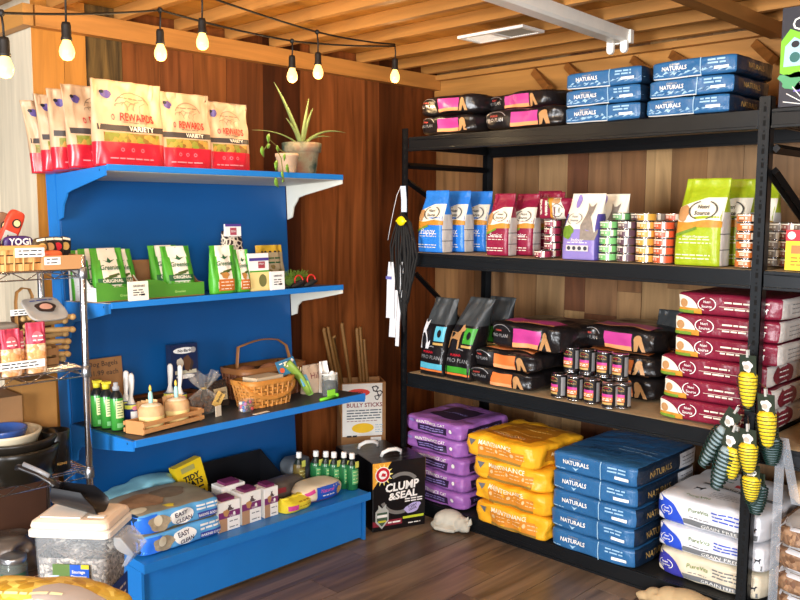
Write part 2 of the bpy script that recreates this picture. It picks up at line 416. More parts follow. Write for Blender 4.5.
# fluorescent fixture without tubes
_fa = at(512, 0, 2, ZJ-.03); _fb = at(606, 33, 2, ZJ-.03); _fa.z = _fb.z = ZJ
t = thing('fluorescent_fixture', 'long white fluorescent lamp fixture without tubes under the ceiling', 'lamp', (_fa+_fb)/2-(_fb-_fa).normalized()*.68, rz=math.atan2(-(_fb-_fa).x, (_fb-_fa).y))
mb = MB(); wm = mat('e6e2d8', .4); mb.prism([(-.05, 0), (.05, 0), (.045, -.045), (.03, -.055), (-.03, -.055), (-.045, -.045)], -1.22, 1.22, wm); mb.build('housing', t)
for e in (-1, 1):
    mb = MB(); mb.prism([(-.06, .0), (.06, .0), (.06, -.06), (-.06, -.06)], e*1.22-(.03 if e > 0 else 0), e*1.22+(0 if e > 0 else .03), wm); mb.build('end_plate', t)
    for s in (-1, 1):
        mb = MB(); mb.prism([(s*.034+.017*math.cos(a), -.085+.02*math.sin(a)) for a in [PI*k/8 for k in range(8, 17)]]+[(s*.034+.017, -.05), (s*.034-.017, -.05)], e*1.18-.008, e*1.18+.008, mat('f6f4ee', .3)); mb.build('lamp_holder', t)
# string lights
cordm = mat('15120f', .6); bulbm = mat('ffcc74', .2, emit=2.6, var=.0); sockm = mat('1b1815', .5); glassm = mat('fff0c8', .05, trans=.9, ior=1.2)
filM = mat('ffb648', .3, emit=90)
def cord(nm, pts, label, sag=.02):
    P = []
    for a, b in zip(pts, pts[1:]):
        for k in range(8):
            t_ = k/8; p = a.lerp(b, t_); p.z -= sag*4*t_*(1-t_); P.append(p)
    P.append(pts[-1]); mb = MB(); mb.tube(P, .0042, cordm, 6)
    for p in pts[1:-1]: mb.blob(p, (.011, .011, .011), cordm, 8, 5)
    return tag(mb.build('light_cord', weld=False), label, 'cord', 'cords of the string lights')
XA = -2.75
bl = [((4, 38), -2.55, (1, 13), 'hanging bulb at the far left edge, glowing'), ((66, 23), -2.60, None, 'glowing bulb hanging left of the top snack bags'),
      ((160, 30), -2.90, (160, 10), 'glowing bulb hanging over the largest snack bag'), ((202, 19), -2.80, None, 'glowing bulb hanging high above the rear snack bags'),
      ((292, 56), -2.95, (292, 41), 'lower of the two glowing bulbs beside the aloe plant'), ((318, 53), -2.95, (317, 32), 'glowing bulb on the upper cord above the aloe plant'),
      ((395, 59), -2.95, (395, 46), 'rightmost glowing bulb, hanging where both cords meet')]
for (px, py), X, node, lb in bl:
    p = at(px, py, 0, X); t = thing('hanging_bulb', lb, 'light bulb', p, group='bulbs of the string lights')
    mb = MB(); top = (at(*node, 0, X)-p) if node else Vector((0, 0, ZJ-.001-p.z)); mb.tube([top, top*.5+Vector((.004, 0, 0)), Vector((0, 0, -.002))], .0035, cordm, 6); mb.build('drop_wire', t)
    mb = MB(); mb.lathe([(.004, .004), (.012, .002), (.0145, -.008), (.0145, -.04), (.017, -.046), (.017, -.052)], sockm, 16); mb.build('socket', t)
    mb = MB(); mb.lathe([(.012, -.052), (.014, -.058), (.021, -.074), (.0235, -.087), (.021, -.101), (.013, -.111), (.001, -.114)], bulbm, 16, caps=False); mb.build('bulb', t)
    ld = bpy.data.lights.new('bulb_light', 'POINT'); ld.energy = 3; ld.color = (1, .68, .34); ld.shadow_soft_size = .03
    lo = bpy.data.objects.new('bulb_light', ld); COL.objects.link(lo); lo.location = p+Vector((0.0, 0, -.17))
cord('a', [at(-120, 30, 0, -2.5), at(1, 13, 0, -2.55), at(160, 10, 0, -2.90), at(292, 41, 0, -2.95), at(395, 46, 0, -2.95)], 'black light cord running along the left wall side', .008)
cord('b', [at(150, -25, 0, -2.75), at(317, 32, 0, -2.95), at(395, 46, 0, -2.95)+Vector((0, 0, .008))], 'black light cord coming from above, meeting at the last bulb', .008)
# ================================================================== BLACK STEEL RACKS
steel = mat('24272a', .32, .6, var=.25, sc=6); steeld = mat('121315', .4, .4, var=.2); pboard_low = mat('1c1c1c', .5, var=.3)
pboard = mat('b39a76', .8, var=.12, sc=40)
RF, RB = 3.12, 3.82; RX0, RX1 = -3.03, -1.19; Z1, Z2, Z3, Z0 = 1.944, 1.362, .735, .072
holem = mat('020202', .9)
def post(t, x, y, z1=1.985, fx=1, fy=1, m=steel):
    mb = MB(); w = .042
    mb.box((x, y, 0), (x+w*fx, y+.003*fy, z1), m); mb.box((x, y, 0), (x+.003*fx, y+w*fy, z1), m)
    x0, x1 = sorted((x, x+w*fx))
    if fy > 0:
        z = .03
        while z < z1-.03:
            mb.box((x0+.016, y-.0008, z), (x0+.026, y-.0001, z+.02), holem); mb.box((x0+.018, y-.0008, z+.027), (x0+.024, y-.0001, z+.034), holem); z += .05
    o = mb.build('post', t, weld=False); return o
def beam(t, x0, x1, y, z, fy, m=steel):
    mb = MB(); h = .07
    mb.box((x0, y, z-h), (x1, y+.02*fy, z-.012), m); mb.box((x0, y-.006*fy, z-h), (x1, y+.02*fy, z-h+.012), m); mb.box((x0, y, z-.012), (x1, y+.012*fy, z), m)
    o = mb.build('beam', t, bev=.002); return o
def brace(t, a, b, m=steeld):
    mb = MB(); mb.tube([a, b], .016, m, 4, smooth=False); return mb.build('brace', t)
def rack(label, x0, x1, levels, leftpost=True, rightpost=True):
    t = thing('storage_rack', label, 'shelving rack', ((x0+x1)/2, 3.47, 0), group='black steel storage racks')
    bx = Vector(t.location); obs = []
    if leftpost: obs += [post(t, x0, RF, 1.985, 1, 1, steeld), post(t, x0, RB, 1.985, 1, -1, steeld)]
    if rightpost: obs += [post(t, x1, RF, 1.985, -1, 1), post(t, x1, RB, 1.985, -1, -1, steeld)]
    a = x0+(.044 if leftpost else 0); b = x1-(.044 if rightpost else 0)
    for z in levels:
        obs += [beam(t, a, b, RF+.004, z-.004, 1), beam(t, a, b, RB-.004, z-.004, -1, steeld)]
        for x in (x0+.004, x1-.024):
            mb = MB(); mb.box((x, RF+.045, z-.06), (x+.02, RB-.045, z-.014), steeld); obs.append(mb.build('side_beam', t))
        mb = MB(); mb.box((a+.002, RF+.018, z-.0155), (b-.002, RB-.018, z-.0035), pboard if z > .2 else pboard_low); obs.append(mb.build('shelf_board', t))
    for X in (x0+.012, x1-.012):
        obs += [brace(t, (X, RF+.03, 1.80), (X, RB-.03, 1.80)), brace(t, (X, RF+.03, 1.72), (X, RB-.03, 1.42))]
        if X < -2: obs.append(brace(t, (X, RF+.1, 1.24), (X, RB-.03, .80)))
    for o in obs: o.location = -bx
    return t
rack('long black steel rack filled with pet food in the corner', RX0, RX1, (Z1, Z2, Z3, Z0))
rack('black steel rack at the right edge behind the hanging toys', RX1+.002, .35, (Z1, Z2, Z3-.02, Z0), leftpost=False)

# ---- prints shared by the sacks
_mat0 = mat
def mat(*a, **k):
    return _mat0(*a, **k)
def film(c, r=.33, **k): return _mat0(c, r, sc=13, bump=1.0, var=.12, **k)
K['pp'] = film('1a1718', .28, spec=.6); K['pink'] = mat('c2408f', .35); K['orange'] = mat('e0793a', .4); K['tan'] = mat('b98a58', .5)
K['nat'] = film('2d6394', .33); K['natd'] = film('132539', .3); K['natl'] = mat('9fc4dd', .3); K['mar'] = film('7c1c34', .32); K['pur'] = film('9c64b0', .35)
K['purd'] = mat('2d1c3c', .5); K['yel'] = film('f6b024', .38); K['yeld'] = mat('c07a18', .5); K['wbag'] = film('dfe0e4', .35); K['roy'] = mat('2c4fc4', .35); K['grey'] = mat('6c6f72', .5)
K['lime'] = film('9fb320', .35); K['lil'] = film('8e7fc0', .4); K['gussw'] = film('cfcac4', .4); K['bl'] = film('2f7fdc', .33); K['mr'] = film('8c1b3c', .33)
K['grass'] = mat('6d8f2c', .5, sc=60, var=.4); K['field'] = mat('c98a2c', .5, sc=60, var=.4); K['green'] = mat('3f9a2c', .4)
DOG = [(-.5,-.5),(-.46,-.1),(-.5,.15),(-.62,.3),(-.5,.28),(-.4,.22),(.1,.2),(.25,.3),(.3,.5),(.4,.55),(.48,.45),(.62,.38),(.6,.3),(.45,.25),(.4,.1),(.38,-.1),(.36,-.5),(.26,-.5),(.24,-.1),(-.2,-.08),(-.32,-.15),(-.36,-.5)]
def dog(f, u, v, w, h, m, lay=3, flip=1): f.poly([(u+flip*p[0]*w, v+p[1]*h) for p in (DOG if flip > 0 else DOG[::-1])], m, lay)
CAT = [(-.4,-.5),(-.45,-.1),(-.3,.15),(-.28,.3),(-.36,.5),(-.2,.4),(-.05,.4),(.1,.5),(.08,.28),(.02,.12),(.2,-.05),(.34,-.3),(.5,-.2),(.52,-.3),(.4,-.5)]
def cat(f, u, v, w, h, m, lay=3, flip=1): f.poly([(u+flip*p[0]*w, v+p[1]*h) for p in (CAT[::-1] if flip > 0 else CAT)], m, lay)
def logo_ns(f, u, v, w, m, lay=4):
    f.text('Nutri', u-.01*w, v+w*.13, w*.42, m, lay=lay); f.text('Source', u, v-w*.1, w*.6, m, lay=lay)
    f.ell(u, v, w*.55, w*.36, m, lay, 10, PI*.62, PI*1.38, .9); f.ell(u, v, w*.55, w*.36, m, lay, 10, -PI*.38, PI*.38, .9)

def put(mb, name, loc, label, cat_, rz=0, group=None, mw=None):
    o = mb.build(name, None, loc, rz, mw); return tag(o, label, cat_, group)

def proplan_lying(col, seed, L, W, H, topcol=True):
    s = Sack(L, W, H, dict(all=K['pp']), 8, .014, seed, .12); f = s.front; k = L/.36; h = H
    f.rect(-.045*k, -.27*h, .08*k, .3*h, K[col], 1); f.rect(-.045*k, -.36*h, .08*k, -.2*h, mat('f0a06a', .4), 2)
    f.text('PURINA', -.12*k, .17*h, .035*k, mat('d6544a'), lay=2); f.text('PRO PLAN', -.115*k, -.02*h, .085*k, K['silver'], lay=2, bold=.01)
    f.ell(-.115*k, .05*h, .055*k, .34*h, K['silver'], 1, 12, .3, PI-.3, .93)
    f.ell(.105*k, .08*h, .016*k, .2*h, K['tan'], 2, 12); f.poly([(.085*k, -.38*h), (.09*k, .1*h), (.12*k, .12*h), (.135*k, -.38*h), (.12*k, -.36*h), (.11*k, -.1*h), (.1*k, -.36*h)], K['tan'], 2)
    if topcol: s.top.band(-.13*k, .13*k, lambda u: -W*.36+.01*math.sin(u*30), lambda u: -W*.12+.01*math.sin(u*30), K[col], 1); s.top.band(-.13*k, .13*k, lambda u: -W*.40+.01*math.sin(u*30), lambda u: -W*.36+.01*math.sin(u*30), mat('f0a06a', .4), 1)
    return s
def naturals(seed, L, W, H, endw=False):
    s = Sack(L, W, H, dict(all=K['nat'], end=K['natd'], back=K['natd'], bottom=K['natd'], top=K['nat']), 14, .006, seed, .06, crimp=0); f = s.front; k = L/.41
    f.text('DIAMOND', -.08*k, H*.24, .05*k, K['silver'], lay=2, bold=0); f.text('NATURALS', -.08*k, .05*H, .12*k, K['white'], lay=2)
    f.poly([(-.095*k, -.14*H), (-.08*k, -.32*H), (-.065*k, -.14*H), (-.08*k, -.2*H)], K['natl'], 2)
    f.rect(.038*k, -.44*H, .042*k, .44*H, K['natl'], 2, 1, 6)
    f.lines(.07*k, .1*H, .15*k, .26*H, 2, K['natl'], .006, 2, seed); f.rect(.1*k, -.22*H, .165*k, -.08*H, K['white'], 2)
    f.lines(-.18*k, -.3*H, -.13*k, -.3*H, 1, K['natl'], .003, 2, seed)
    e = s.end; e.text('NATURALS', -.02 if not endw else -.09, 0, W*.42 if not endw else W*.36, K['gold'], lay=2, bold=0)
    if endw: e.rect(W*.16, -H*.42, W*.47, H*.42, K['wbag'], 1); e.lines(W*.2, -H*.2, W*.42, H*.2, 3, K['grey'], .004, 2, seed)
    s.top.text('more', -.03, -W*.22, .15, mat('244c70', .4), lay=1, rot=.05); s.top.lines(0, -W*.12, .16*k, -W*.04, 2, K['natl'], .008, 2, 3)
    return s

def peaks_print(s, seed):
    """pale jagged peaks printed on the sack: snowy mountain artwork"""
    f = s.front; r = random.Random(seed); L, H = s.L, s.H
    pts = []
    for i in range(11):
        u = -L*.45+L*.88*i/10; z0 = -H*r.uniform(.25, .4); f.poly([(u-.022, z0), (u-.008, z0+H*r.uniform(.06, .2)), (u+.004, z0+H*.08), (u+.014, z0+H*r.uniform(.1, .28)), (u+.024, z0+.01)], K['natl'], 1)
    f.rect(-L*.45, -H*.47, L*.1, -H*.42, K['white'], 2)
TS = 'on the top shelf'
# top shelf
for i, (x, y, z, L, W, H, rz, lb) in enumerate([(-2.765, 3.37, 0, .372, .44, .094, 0, 'black dog food sack with a pink band, lower left one '+TS), (-2.765, 3.37, .0945, .372, .44, .094, .0, 'black dog food sack with a pink band, upper left one '+TS),
        (-2.31, 3.37, 0, .44, .44, .094, 0, 'long black sack with pink band lying right of the double stack, up top'), (-2.38, 3.42, .095, .42, .38, .085, -.18, 'crooked black sack on top, its label turned aside')]):
    s = proplan_lying('pink', i+1, L, W, H); put(s.mb, 'dog_food_sack', (x, y, Z1+.001+z), lb, 'dog food', rz, 'black dog food sacks on the top shelf')
for j, (x, L) in enumerate(((-1.900, .368), (-1.505, .355))):
    for i in range(3):
        s = naturals(20+j*5+i, L, .36, .071); peaks_print(s, i+j)
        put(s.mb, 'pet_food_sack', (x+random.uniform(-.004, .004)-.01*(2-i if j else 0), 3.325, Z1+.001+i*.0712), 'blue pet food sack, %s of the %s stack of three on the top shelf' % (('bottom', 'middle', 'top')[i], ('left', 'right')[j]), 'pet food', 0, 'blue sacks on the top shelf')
# second shelf : small standing bags
def nsbag(w, d, h, col, band, name, seed, **kw):
    def zone(side, a, b):
        if side in (1, 3) and b < .62: return K['gussw'] if .12 < a < .88 else K[col]
        return K[col]
    s = Bag(w, d, h, zone, seed=seed, shoulder=.55, **kw); f = s.front; k = w/.17; q = h/.31
    f.band(-.083*k, .083*k, lambda u: h*(.50+.02*math.sin(u*30/k)), lambda u: h*(.66+.12*min(1, (u/k+.085)/.10)), K['creamw'], 1, 18)
    f.band(-.083*k, .083*k, lambda u: h*(.44-.12*max(0, -u/k/.085)), lambda u: h*(.51+.015*math.sin(u*40/k)), K['field'], 2, 18); f.band(-.083*k, .0*k, lambda u: h*(.415-.1*max(0, -u/k/.085)), lambda u: h*(.45-.1*max(0, -u/k/.085)), K['grass'], 3, 12)
    f.ell(-.055*k, h*.6, .022*k, .03*q, K['tan'], 3, 14, wob=.08)
    logo_ns(f, .015*k, h*.635, .092*k, mat('4a4a44'), 5)
    f.text(name, 0, h*.33, .095*k, K['white'], lay=3, bold=0, shear=.2); f.lines(-.06*k, h*.26, .055*k, h*.30, 2, K['creamw'], .0035, 2, seed); f.lines(-.07*k, h*.08, .055*k, h*.12, 2, K['creamw'], .004, 2, seed+1)
    for z in (.18, .36): s.side.rect(-d*.4, h*z, d*.4, h*z+.003, mat('3a3a44'), 1, 4, 1)
    return s
ss = 'on the second shelf'
for i, (x, y) in enumerate(((-2.866, 3.20), (-2.83, 3.325), (-2.79, 3.45), (-2.73, 3.60))):
    s = nsbag(.172, .105, .31 if i < 3 else .25, 'bl', 0, 'Puppy' if i == 0 else 'Puppy', 30+i, lean=.015, shx=.0)
    put(s.mb, 'pet_food_bag', (x, y, Z2+.001), ('front bright blue pet food bag at the left end ', 'second bright blue pet food bag behind the front one ', 'third bright blue pet food bag in the row ', 'rearmost and shortest bright blue pet food bag ')[i]+ss, 'pet food', random.uniform(-.05, .02), 'blue bags on the second shelf')
for i, (x, y, w, h) in enumerate(((-2.445, 3.20, .125, .29), (-2.39, 3.31, .135, .29), (-2.34, 3.44, .14, .30), (-2.44, 3.56, .14, .31))):
    s = nsbag(w, .10, h, 'mr', 0, 'Senior', 40+i, lean=.01, shx=.012)
    put(s.mb, 'pet_food_bag', (x, y, Z2+.001), ('front maroon pet food bag with orange field picture ', 'second maroon pet food bag in the row ', 'third maroon pet food bag in the row ', 'rearmost maroon pet food bag, showing only its top ')[i]+ss, 'pet food', .08, 'maroon bags on the second shelf')
# cat food bags (purple)
for i, (x, y) in enumerate(((-1.99, 3.19), (-1.955, 3.33))):
    def zone(side, a, b): return K['lil'] if b < .36 and side != 1 else (mat('4a3f8a') if side in (1, 3) and b < .7 else K['creamw'])
    s = Bag(.178, .10, .285, zone, seed=50+i, lean=.012, shx=.016); f = s.front; h = .285
    f.ell(-.0, h*.36, .08, .03, K['lil'], 1, 16, 0, PI); f.ell(-.055, h*.42, .03, .03, K['grass'], 2, 14, wob=.1); f.ell(-.035, h*.88, .012, .03, K['lil'], 2)
    cat(f, .045, h*.58, .085, .16, mat('8a7f74', .7, var=.5, sc=60), 3); logo_ns(f, -.03, h*.62, .068, K['grey']); f.rect(-.055, h*.13, .055, h*.22, K['gussw'], 3)
    for k in range(4): f.ell(-.04+k*.027, h*.175, .009, .009, mat('3c3a48'), 4, 10)
    f.text('Indoor', .0, h*.3, .06, K['white'], lay=3, bold=0, shear=.2); f.lines(-.05, h*.25, .05, h*.26, 1, K['white'], .003, 3, 2)
    put(s.mb, 'cat_food_bag', (x, y, Z2+.001), ('front cream and lilac cat food bag with grey cat ', 'cream cat food bag standing behind the lilac one ')[i]+ss, 'cat food', 0, 'cat food bags on the second shelf')
# lime bags
for i, (x, y) in enumerate(((-1.463, 3.205), (-1.42, 3.345), (-1.375, 3.48))):
    s = nsbag(.192, .118, .338, 'lime', 0, 'Weight Management', 60+i, lean=.012, shx=.014)
    put(s.mb, 'pet_food_bag', (x, y, Z2+.001), ('front lime green pet food bag, fully visible, ', 'middle lime green pet food bag of the row ', 'rearmost lime green pet food bag beside the post ')[i]+ss, 'pet food', -.02, 'lime bags on the second shelf')
# small cans
def small_can(col):
    mb = MB(); m = mat(col, .35, var=.1); r = .0405; wl = K['creamw']
    mb.lathe([(r-.003, 0), (r, .002), (r, .004)], CHROME, 28); mb.lathe([(r-.001, .004), (r-.001, .030)], m, 28, caps=False); mb.lathe([(r, .030), (r, .0325), (r-.003, .0335), (r-.004, .031)], CHROME, 28)
    F = Face(mb, lambda u, v, off: Vector(((r-.001+off)*math.sin(u/r), -(r-.001+off)*math.cos(u/r), v)))
    F.rect(-.04, .0245, .012, .029, wl, 1, 6, 1); F.rect(-.034, .006, -.012, .010, mat('6a4a3a'), 1, 5, 1); F.lines(-.032, .014, 0, .019, 2, wl, .0025, 1, 3); F.rect(.016, .005, .028, .029, wl, 1, 3, 1); F.rect(-.04, .0265, .012, .029, m, 2, 6, 1) if 0 else None
    return mb
CANM = {}
def canstack(x, y, n, col, cname, where, rz=0, grp='small cans on the second shelf', z=Z2):
    for i in range(n):
        key = col
        lb = '%s small can, %s in its stack, %s' % (cname, pos_word(i, n).replace(' from the bottom', ' from bottom'), where)
        if key not in CANM:
            o = small_can(col).build('food_can'); CANM[key] = o
        else: o = CANM[key].copy(); COL.objects.link(o)
        o.location = (x+random.uniform(-.0015, .0015), y, z+.001+i*.0338); o.rotation_euler = (0, 0, rz+random.uniform(-.25, .25)); tag(o, lb, 'canned food', grp)
X = lambda px, py, y: at(px, py, 1, y).x
canstack(X(609, 240, 3.19), 3.19, 5, '74b86c', 'green', 'front row beside cat food')
canstack(X(627, 240, 3.19), 3.19, 5, '5a3f4a', 'plum and white', 'front row')
canstack(X(646, 240, 3.19), 3.19, 6, 'd09a3c', 'mustard', 'front row, six high')
canstack(X(664, 240, 3.19), 3.19, 5, 'd2552e', 'red orange', 'front row beside the lime bag')
canstack(X(621, 235, 3.30), 3.30, 6, '63a05e', 'green', 'row behind')
canstack(X(640, 235, 3.30), 3.30, 6, '503846', 'plum', 'row behind')
canstack(X(657, 235, 3.30), 3.30, 6, '8a8478', 'grey', 'row behind')
canstack(X(675, 235, 3.30), 3.30, 6, 'cf5a35', 'red orange', 'row behind')
canstack(X(747, 240, 3.18), 3.18, 6, 'c46a28', 'brown orange', 'beside the right post', .5)
canstack(X(553, 240, 3.26), 3.26, 5, '8a2440', 'maroon and white', 'beside the cat food bag')
canstack(X(543, 252, 3.165), 3.165, 1, '8f2a44', 'single low maroon', 'in front of maroon bags')
s = nsbag(.10, .13, .15, 'mr', 0, 'Senior', 46)
o = put(s.mb, 'pet_food_bag', (X(556, 205, 3.28)+.02, 3.28, Z2+.17), 'small maroon bag lying on top of the maroon can stack', 'pet food', .1)
o.rotation_euler = (0, PI/2, 0); o.location = (X(545, 205, 3.26), 3.275, Z2+.17+.052)
for i, (px, n) in enumerate(((777, 5), (790, 5), (803, 5))): canstack(X(px, 240, 3.36), 3.36, 5, ('7a6a58', '8a3a30', '6a5a50')[i], ('beige', 'brick red', 'taupe')[i], 'behind the yellow box', grp='small cans on the right rack')
# yellow box on right rack
mb = MB(); mb.box((0, 0, 0), (.16, .06, .145), mat('f0d020', .4)); F = flat(mb, (0, 0, 0), (1, 0, 0), (0, 0, 1)); F.rect(0, .105, .16, .145, K['red'], 1); F.ell(.02, .125, .014, .014, K['white'], 2); F.rect(.02, .06, .14, .09, K['orange'], 1); F.lines(.02, .02, .14, .045, 3, mat('a87818'), .005, 1); mb.build
t = mb.build('treat_box', None, (-1.125, 3.15, Z2+.001)); tag(t, 'yellow box with red top edge on the right rack', 'box')
# third shelf
def ppbag(w, d, h, c2, seed, nm=True, **kw):
    grey = mat('3c4042', .45, var=.3, sc=9)
    s = Bag(w, d, h, lambda side, a, b: grey if b > .66 else K['pp'], seed=seed, shoulder=.62, crimp=.95, lump=.009, n1=2.6, **kw); f = s.front; k = w/.165
    f.rect(-.075*k, h*.08, .075*k, h*.155, K[c2], 1); f.rect(-.075*k, h*.05, .075*k, h*.075, K['orange'], 1); f.text('PURINA', -.015*k, h*.30, .06*k, K['red'], lay=2); f.text('PRO PLAN', 0, h*.235, .125*k, K['silver'], lay=2, bold=0)
    f.poly([(-.078*k, h*.335), (0, h*.385), (.078*k, h*.335), (.078*k, h*.325), (0, h*.373), (-.078*k, h*.325)], K['silver'], 2)
    f.rect(.012*k, h*.45, .072*k, h*.64, K[c2], 1); f.ell(.042*k, h*.55, .012*k, .02, K['pp'], 2); f.rect(.01*k, h*.40, .07*k, h*.43, K['gold'], 2)
    return s, f, h, k
K['cyan'] = mat('58b4cc', .4)
s, f, h, k = ppbag(.165, .12, .395, 'cyan', 70, shx=.045, lean=.02)
cat(f, -.045, h*.53, .07, .15, K['wbag'], 3)
put(s.mb, 'dog_food_bag', (-2.846, 3.205, Z3+.001), 'upright black bag with grey top and cyan labels', 'dog food', 0, 'upright black bags on the third shelf')
s, f, h, k = ppbag(.17, .13, .41, 'green', 71, shx=.09, lean=.03)
dog(f, -.035, h*.52, .085, .12, K['tan'], 3)
put(s.mb, 'dog_food_bag', (-2.672, 3.212, Z3+.001), 'upright black bag with tan dog and green labels', 'dog food', 0, 'upright black bags on the third shelf')
s, f, h, k = ppbag(.17, .12, .40, 'green', 72, shx=.05, lean=.03)
put(s.mb, 'dog_food_bag', (-2.65, 3.40, Z3+.001), 'upright black bag behind, only its dark top and green edge showing', 'dog food', 0, 'upright black bags on the third shelf')
for i, (x, y, z, L, W, H, c, lb, rz) in enumerate([(-2.405, 3.35, 0, .38, .42, .09, 'orange', 'bottom black sack with orange label on the third shelf', 0), (-2.385, 3.35, .0905, .38, .42, .09, 'orange', 'black sack with orange label, middle of its stack', 0),
     (-2.30, 3.40, .1815, .42, .42, .13, 'pink', 'black sack with bright pink label, top of its stack', -.02), (-1.925, 3.58, 0, .42, .42, .105, 'orange', 'lower black sack lying behind the food cans', 0),
     (-1.925, 3.57, .1055, .42, .42, .095, 'orange', 'black sack with orange top lying behind the food cans', 0), (-1.935, 3.60, .2015, .42, .40, .11, 'pink', 'black sack with purple label, topmost behind the food cans', -.05)]):
    s = proplan_lying(c, 80+i, L, W, H); put(s.mb, 'dog_food_sack', (x, y, Z3+.001+z), lb, 'dog food', rz, 'black sacks on the third shelf')
# dog food cans
def tall_can():
    mb = MB(); r = .036; bk = mat('1c1a1b', .3)
    mb.lathe([(r-.003, 0), (r, .002), (r, .006)], CHROME, 24); mb.lathe([(r-.001, .006), (r-.001, .102)], bk, 24, caps=False); mb.lathe([(r, .102), (r, .107), (r-.003, .108), (r-.004, .105)], CHROME, 24)
    F = Face(mb, lambda u, v, off: Vector(((r-.001+off)*math.sin(u/r), -(r-.001+off)*math.cos(u/r), v)))
    F.rect(-.032, .03, .02, .05, K['orange'], 1, 6, 1); F.rect(-.032, .05, .02, .062, K['pink'], 1, 6, 1); F.rect(-.03, .018, .018, .027, K['gold'], 1, 6, 1); F.rect(.034, .012, .056, .096, K['silver'], 1, 4, 1)
    F.text('PRO PLAN', -.006, .078, .045, K['gold'], lay=2, bold=0); F.text('PURINA', -.006, .088, .02, K['red'], lay=2); F.ell(-.006, .08, .026, .016, K['gold'], 1, 10, .3, PI-.3, .9); F.lines(-.026, .036, .015, .043, 2, K['white'], .003, 2)
    return mb
proto = None
cs = [((559, 390), 3.185, 0, 'leftmost can of the front row'), ((575, 392), 3.185, 0, 'second can from left in the front row'), ((592, 394), 3.185, 0, 'third can from left in the front row'), ((610, 398), 3.165, 0, 'foremost can at the right of the front row')]
cy = 3.285
for i, px in enumerate((569, 585, 602, 618)): cs.append(((px+2, 380), cy, 0, 'hidden rear row, %s from left' % ('first', 'second', 'third', 'fourth')[i])); cs.append(((px+2, 380), cy, 1, '%s can stacked on the rear row' % ('leftmost', 'second', 'third', 'rightmost')[i]))
cs.append(((623, 392), 3.20, 0, 'can peeking out right of the foremost one'))
for (px, py), y, lv, lb in cs:
    if proto is None: o = proto = tall_can().build('food_can')
    else: o = proto.copy(); COL.objects.link(o)
    o.location = (X(px, py, y), y, Z3+.001+lv*.1085); o.rotation_euler = (0, 0, random.uniform(-.15, .25)); tag(o, 'black dog food can with orange label, '+lb, 'canned food', 'dog food cans on the third shelf')
# brown upright bag
_bh = at(658, 309, 1, 3.67).z-Z3
s, f, h, k = ppbag(.19, .12, _bh, 'orange', 90, shx=.02)
f.ell(-.03, h*.5, .045, .08, K['tan'], 4, wob=.05); f.ell(-.03, h*.62, .035, .035, mat('8a5a34', .6), 5)
put(s.mb, 'dog_food_bag', (at(646, 360, 1, 3.61).x+.095, 3.67, Z3+.001), 'upright black bag with brown dog picture behind the maroon stack', 'dog food', 0)
# maroon stack
def maroon(L, W, H, seed, endmar):
    s = Sack(L, W, H, dict(all=K['mar'], end=K['gussw']), 14, .005, seed, .05); f = s.front; x0 = -L/2
    f.ell(x0+.012, -H*.42, .085, H*.8, K['creamw'], 1, 14, 0, PI/2); f.ell(x0+.035, .0, .016, H*.2, K['tan'], 2); f.band(x0+.012, x0+.11, lambda u: -H*.44, lambda u: -H*.2-.0*u, K['field'], 2, 8); f.band(x0+.012, x0+.08, lambda u: -H*.44, lambda u: -H*.3, K['grass'], 3, 6)
    f.text('Nutri', x0+.13, .12*H, .028, K['white'], lay=2, bold=.01); f.text('Source', x0+.13, -.08*H, .042, K['white'], lay=2, bold=.01)
    f.ell(x0+.13, .02*H, .038, H*.3, K['white'], 2, 8, PI*.6, PI*1.4, .9); f.ell(x0+.13, .02*H, .038, H*.3, K['white'], 2, 8, -PI*.4, PI*.4, .9)
    f.lines(x0+.2, -.13*H, x0+.3, .14*H, 2, K['creamw'], .006, 2, seed); f.rect(x0+.18, -.005, x0+.34, -.0035, K['creamw'], 2)
    dog(f, x0+.355, -.1*H, .022, H*.22, K['white'], 2); f.lines(x0+.345, .22*H, x0+.37, .22*H, 1, K['creamw'], .006, 2, seed)
    if endmar: s.end.ell(-W*.15, 0, W*.26, H*.5, K['mar'], 1, 18); s.end.lines(-W*.26, -.1*H, -.04*W, .15*H, 2, K['white'], .005, 2, 1)
    else: s.end.lines(-W*.3, -.2*H, W*.3, .2*H, 3, K['grey'], .003, 1, seed)
    return s
for i in range(6):
    up = i > 2; L = .445 if not up else .42; x = (-1.61 if not up else (-1.548, -1.558, -1.556)[5-i])+L/2+(0, .012, -.003, 0, 0, 0)[i]
    s = maroon(L, .42, .086, 100+i, not up)
    put(s.mb, 'pet_food_sack', (x, 3.385, Z3+.001+i*.0865), 'maroon pet food sack, %s of the six in its stack' % pos_word(i, 6), 'pet food', (0, .01, -.01, .0, .015, 0)[i], 'maroon sacks on the third shelf')
# beige bag on right rack
s = Bag(.26, .13, .42, lambda *a: mat('a5875a', .5), seed=120, shoulder=.6); f = s.front; f.ell(-.03, .22, .09, .07, mat('6a4a2c', .6), 1, wob=.05); f.rect(-.12, .03, .12, .1, mat('d8d2c4'), 1); f.text('ALL NATURAL', 0, .36, .18, K['ink'], lay=2)
f.ell(-.07, .27, .03, .03, K['tan'], 2); f.ell(-.02, .28, .03, .03, K['cream'], 2)
put(s.mb, 'pet_food_bag', (-.92, 3.24, Z3-.019), 'upright beige pet food bag on the right rack beside the post', 'pet food', 0)
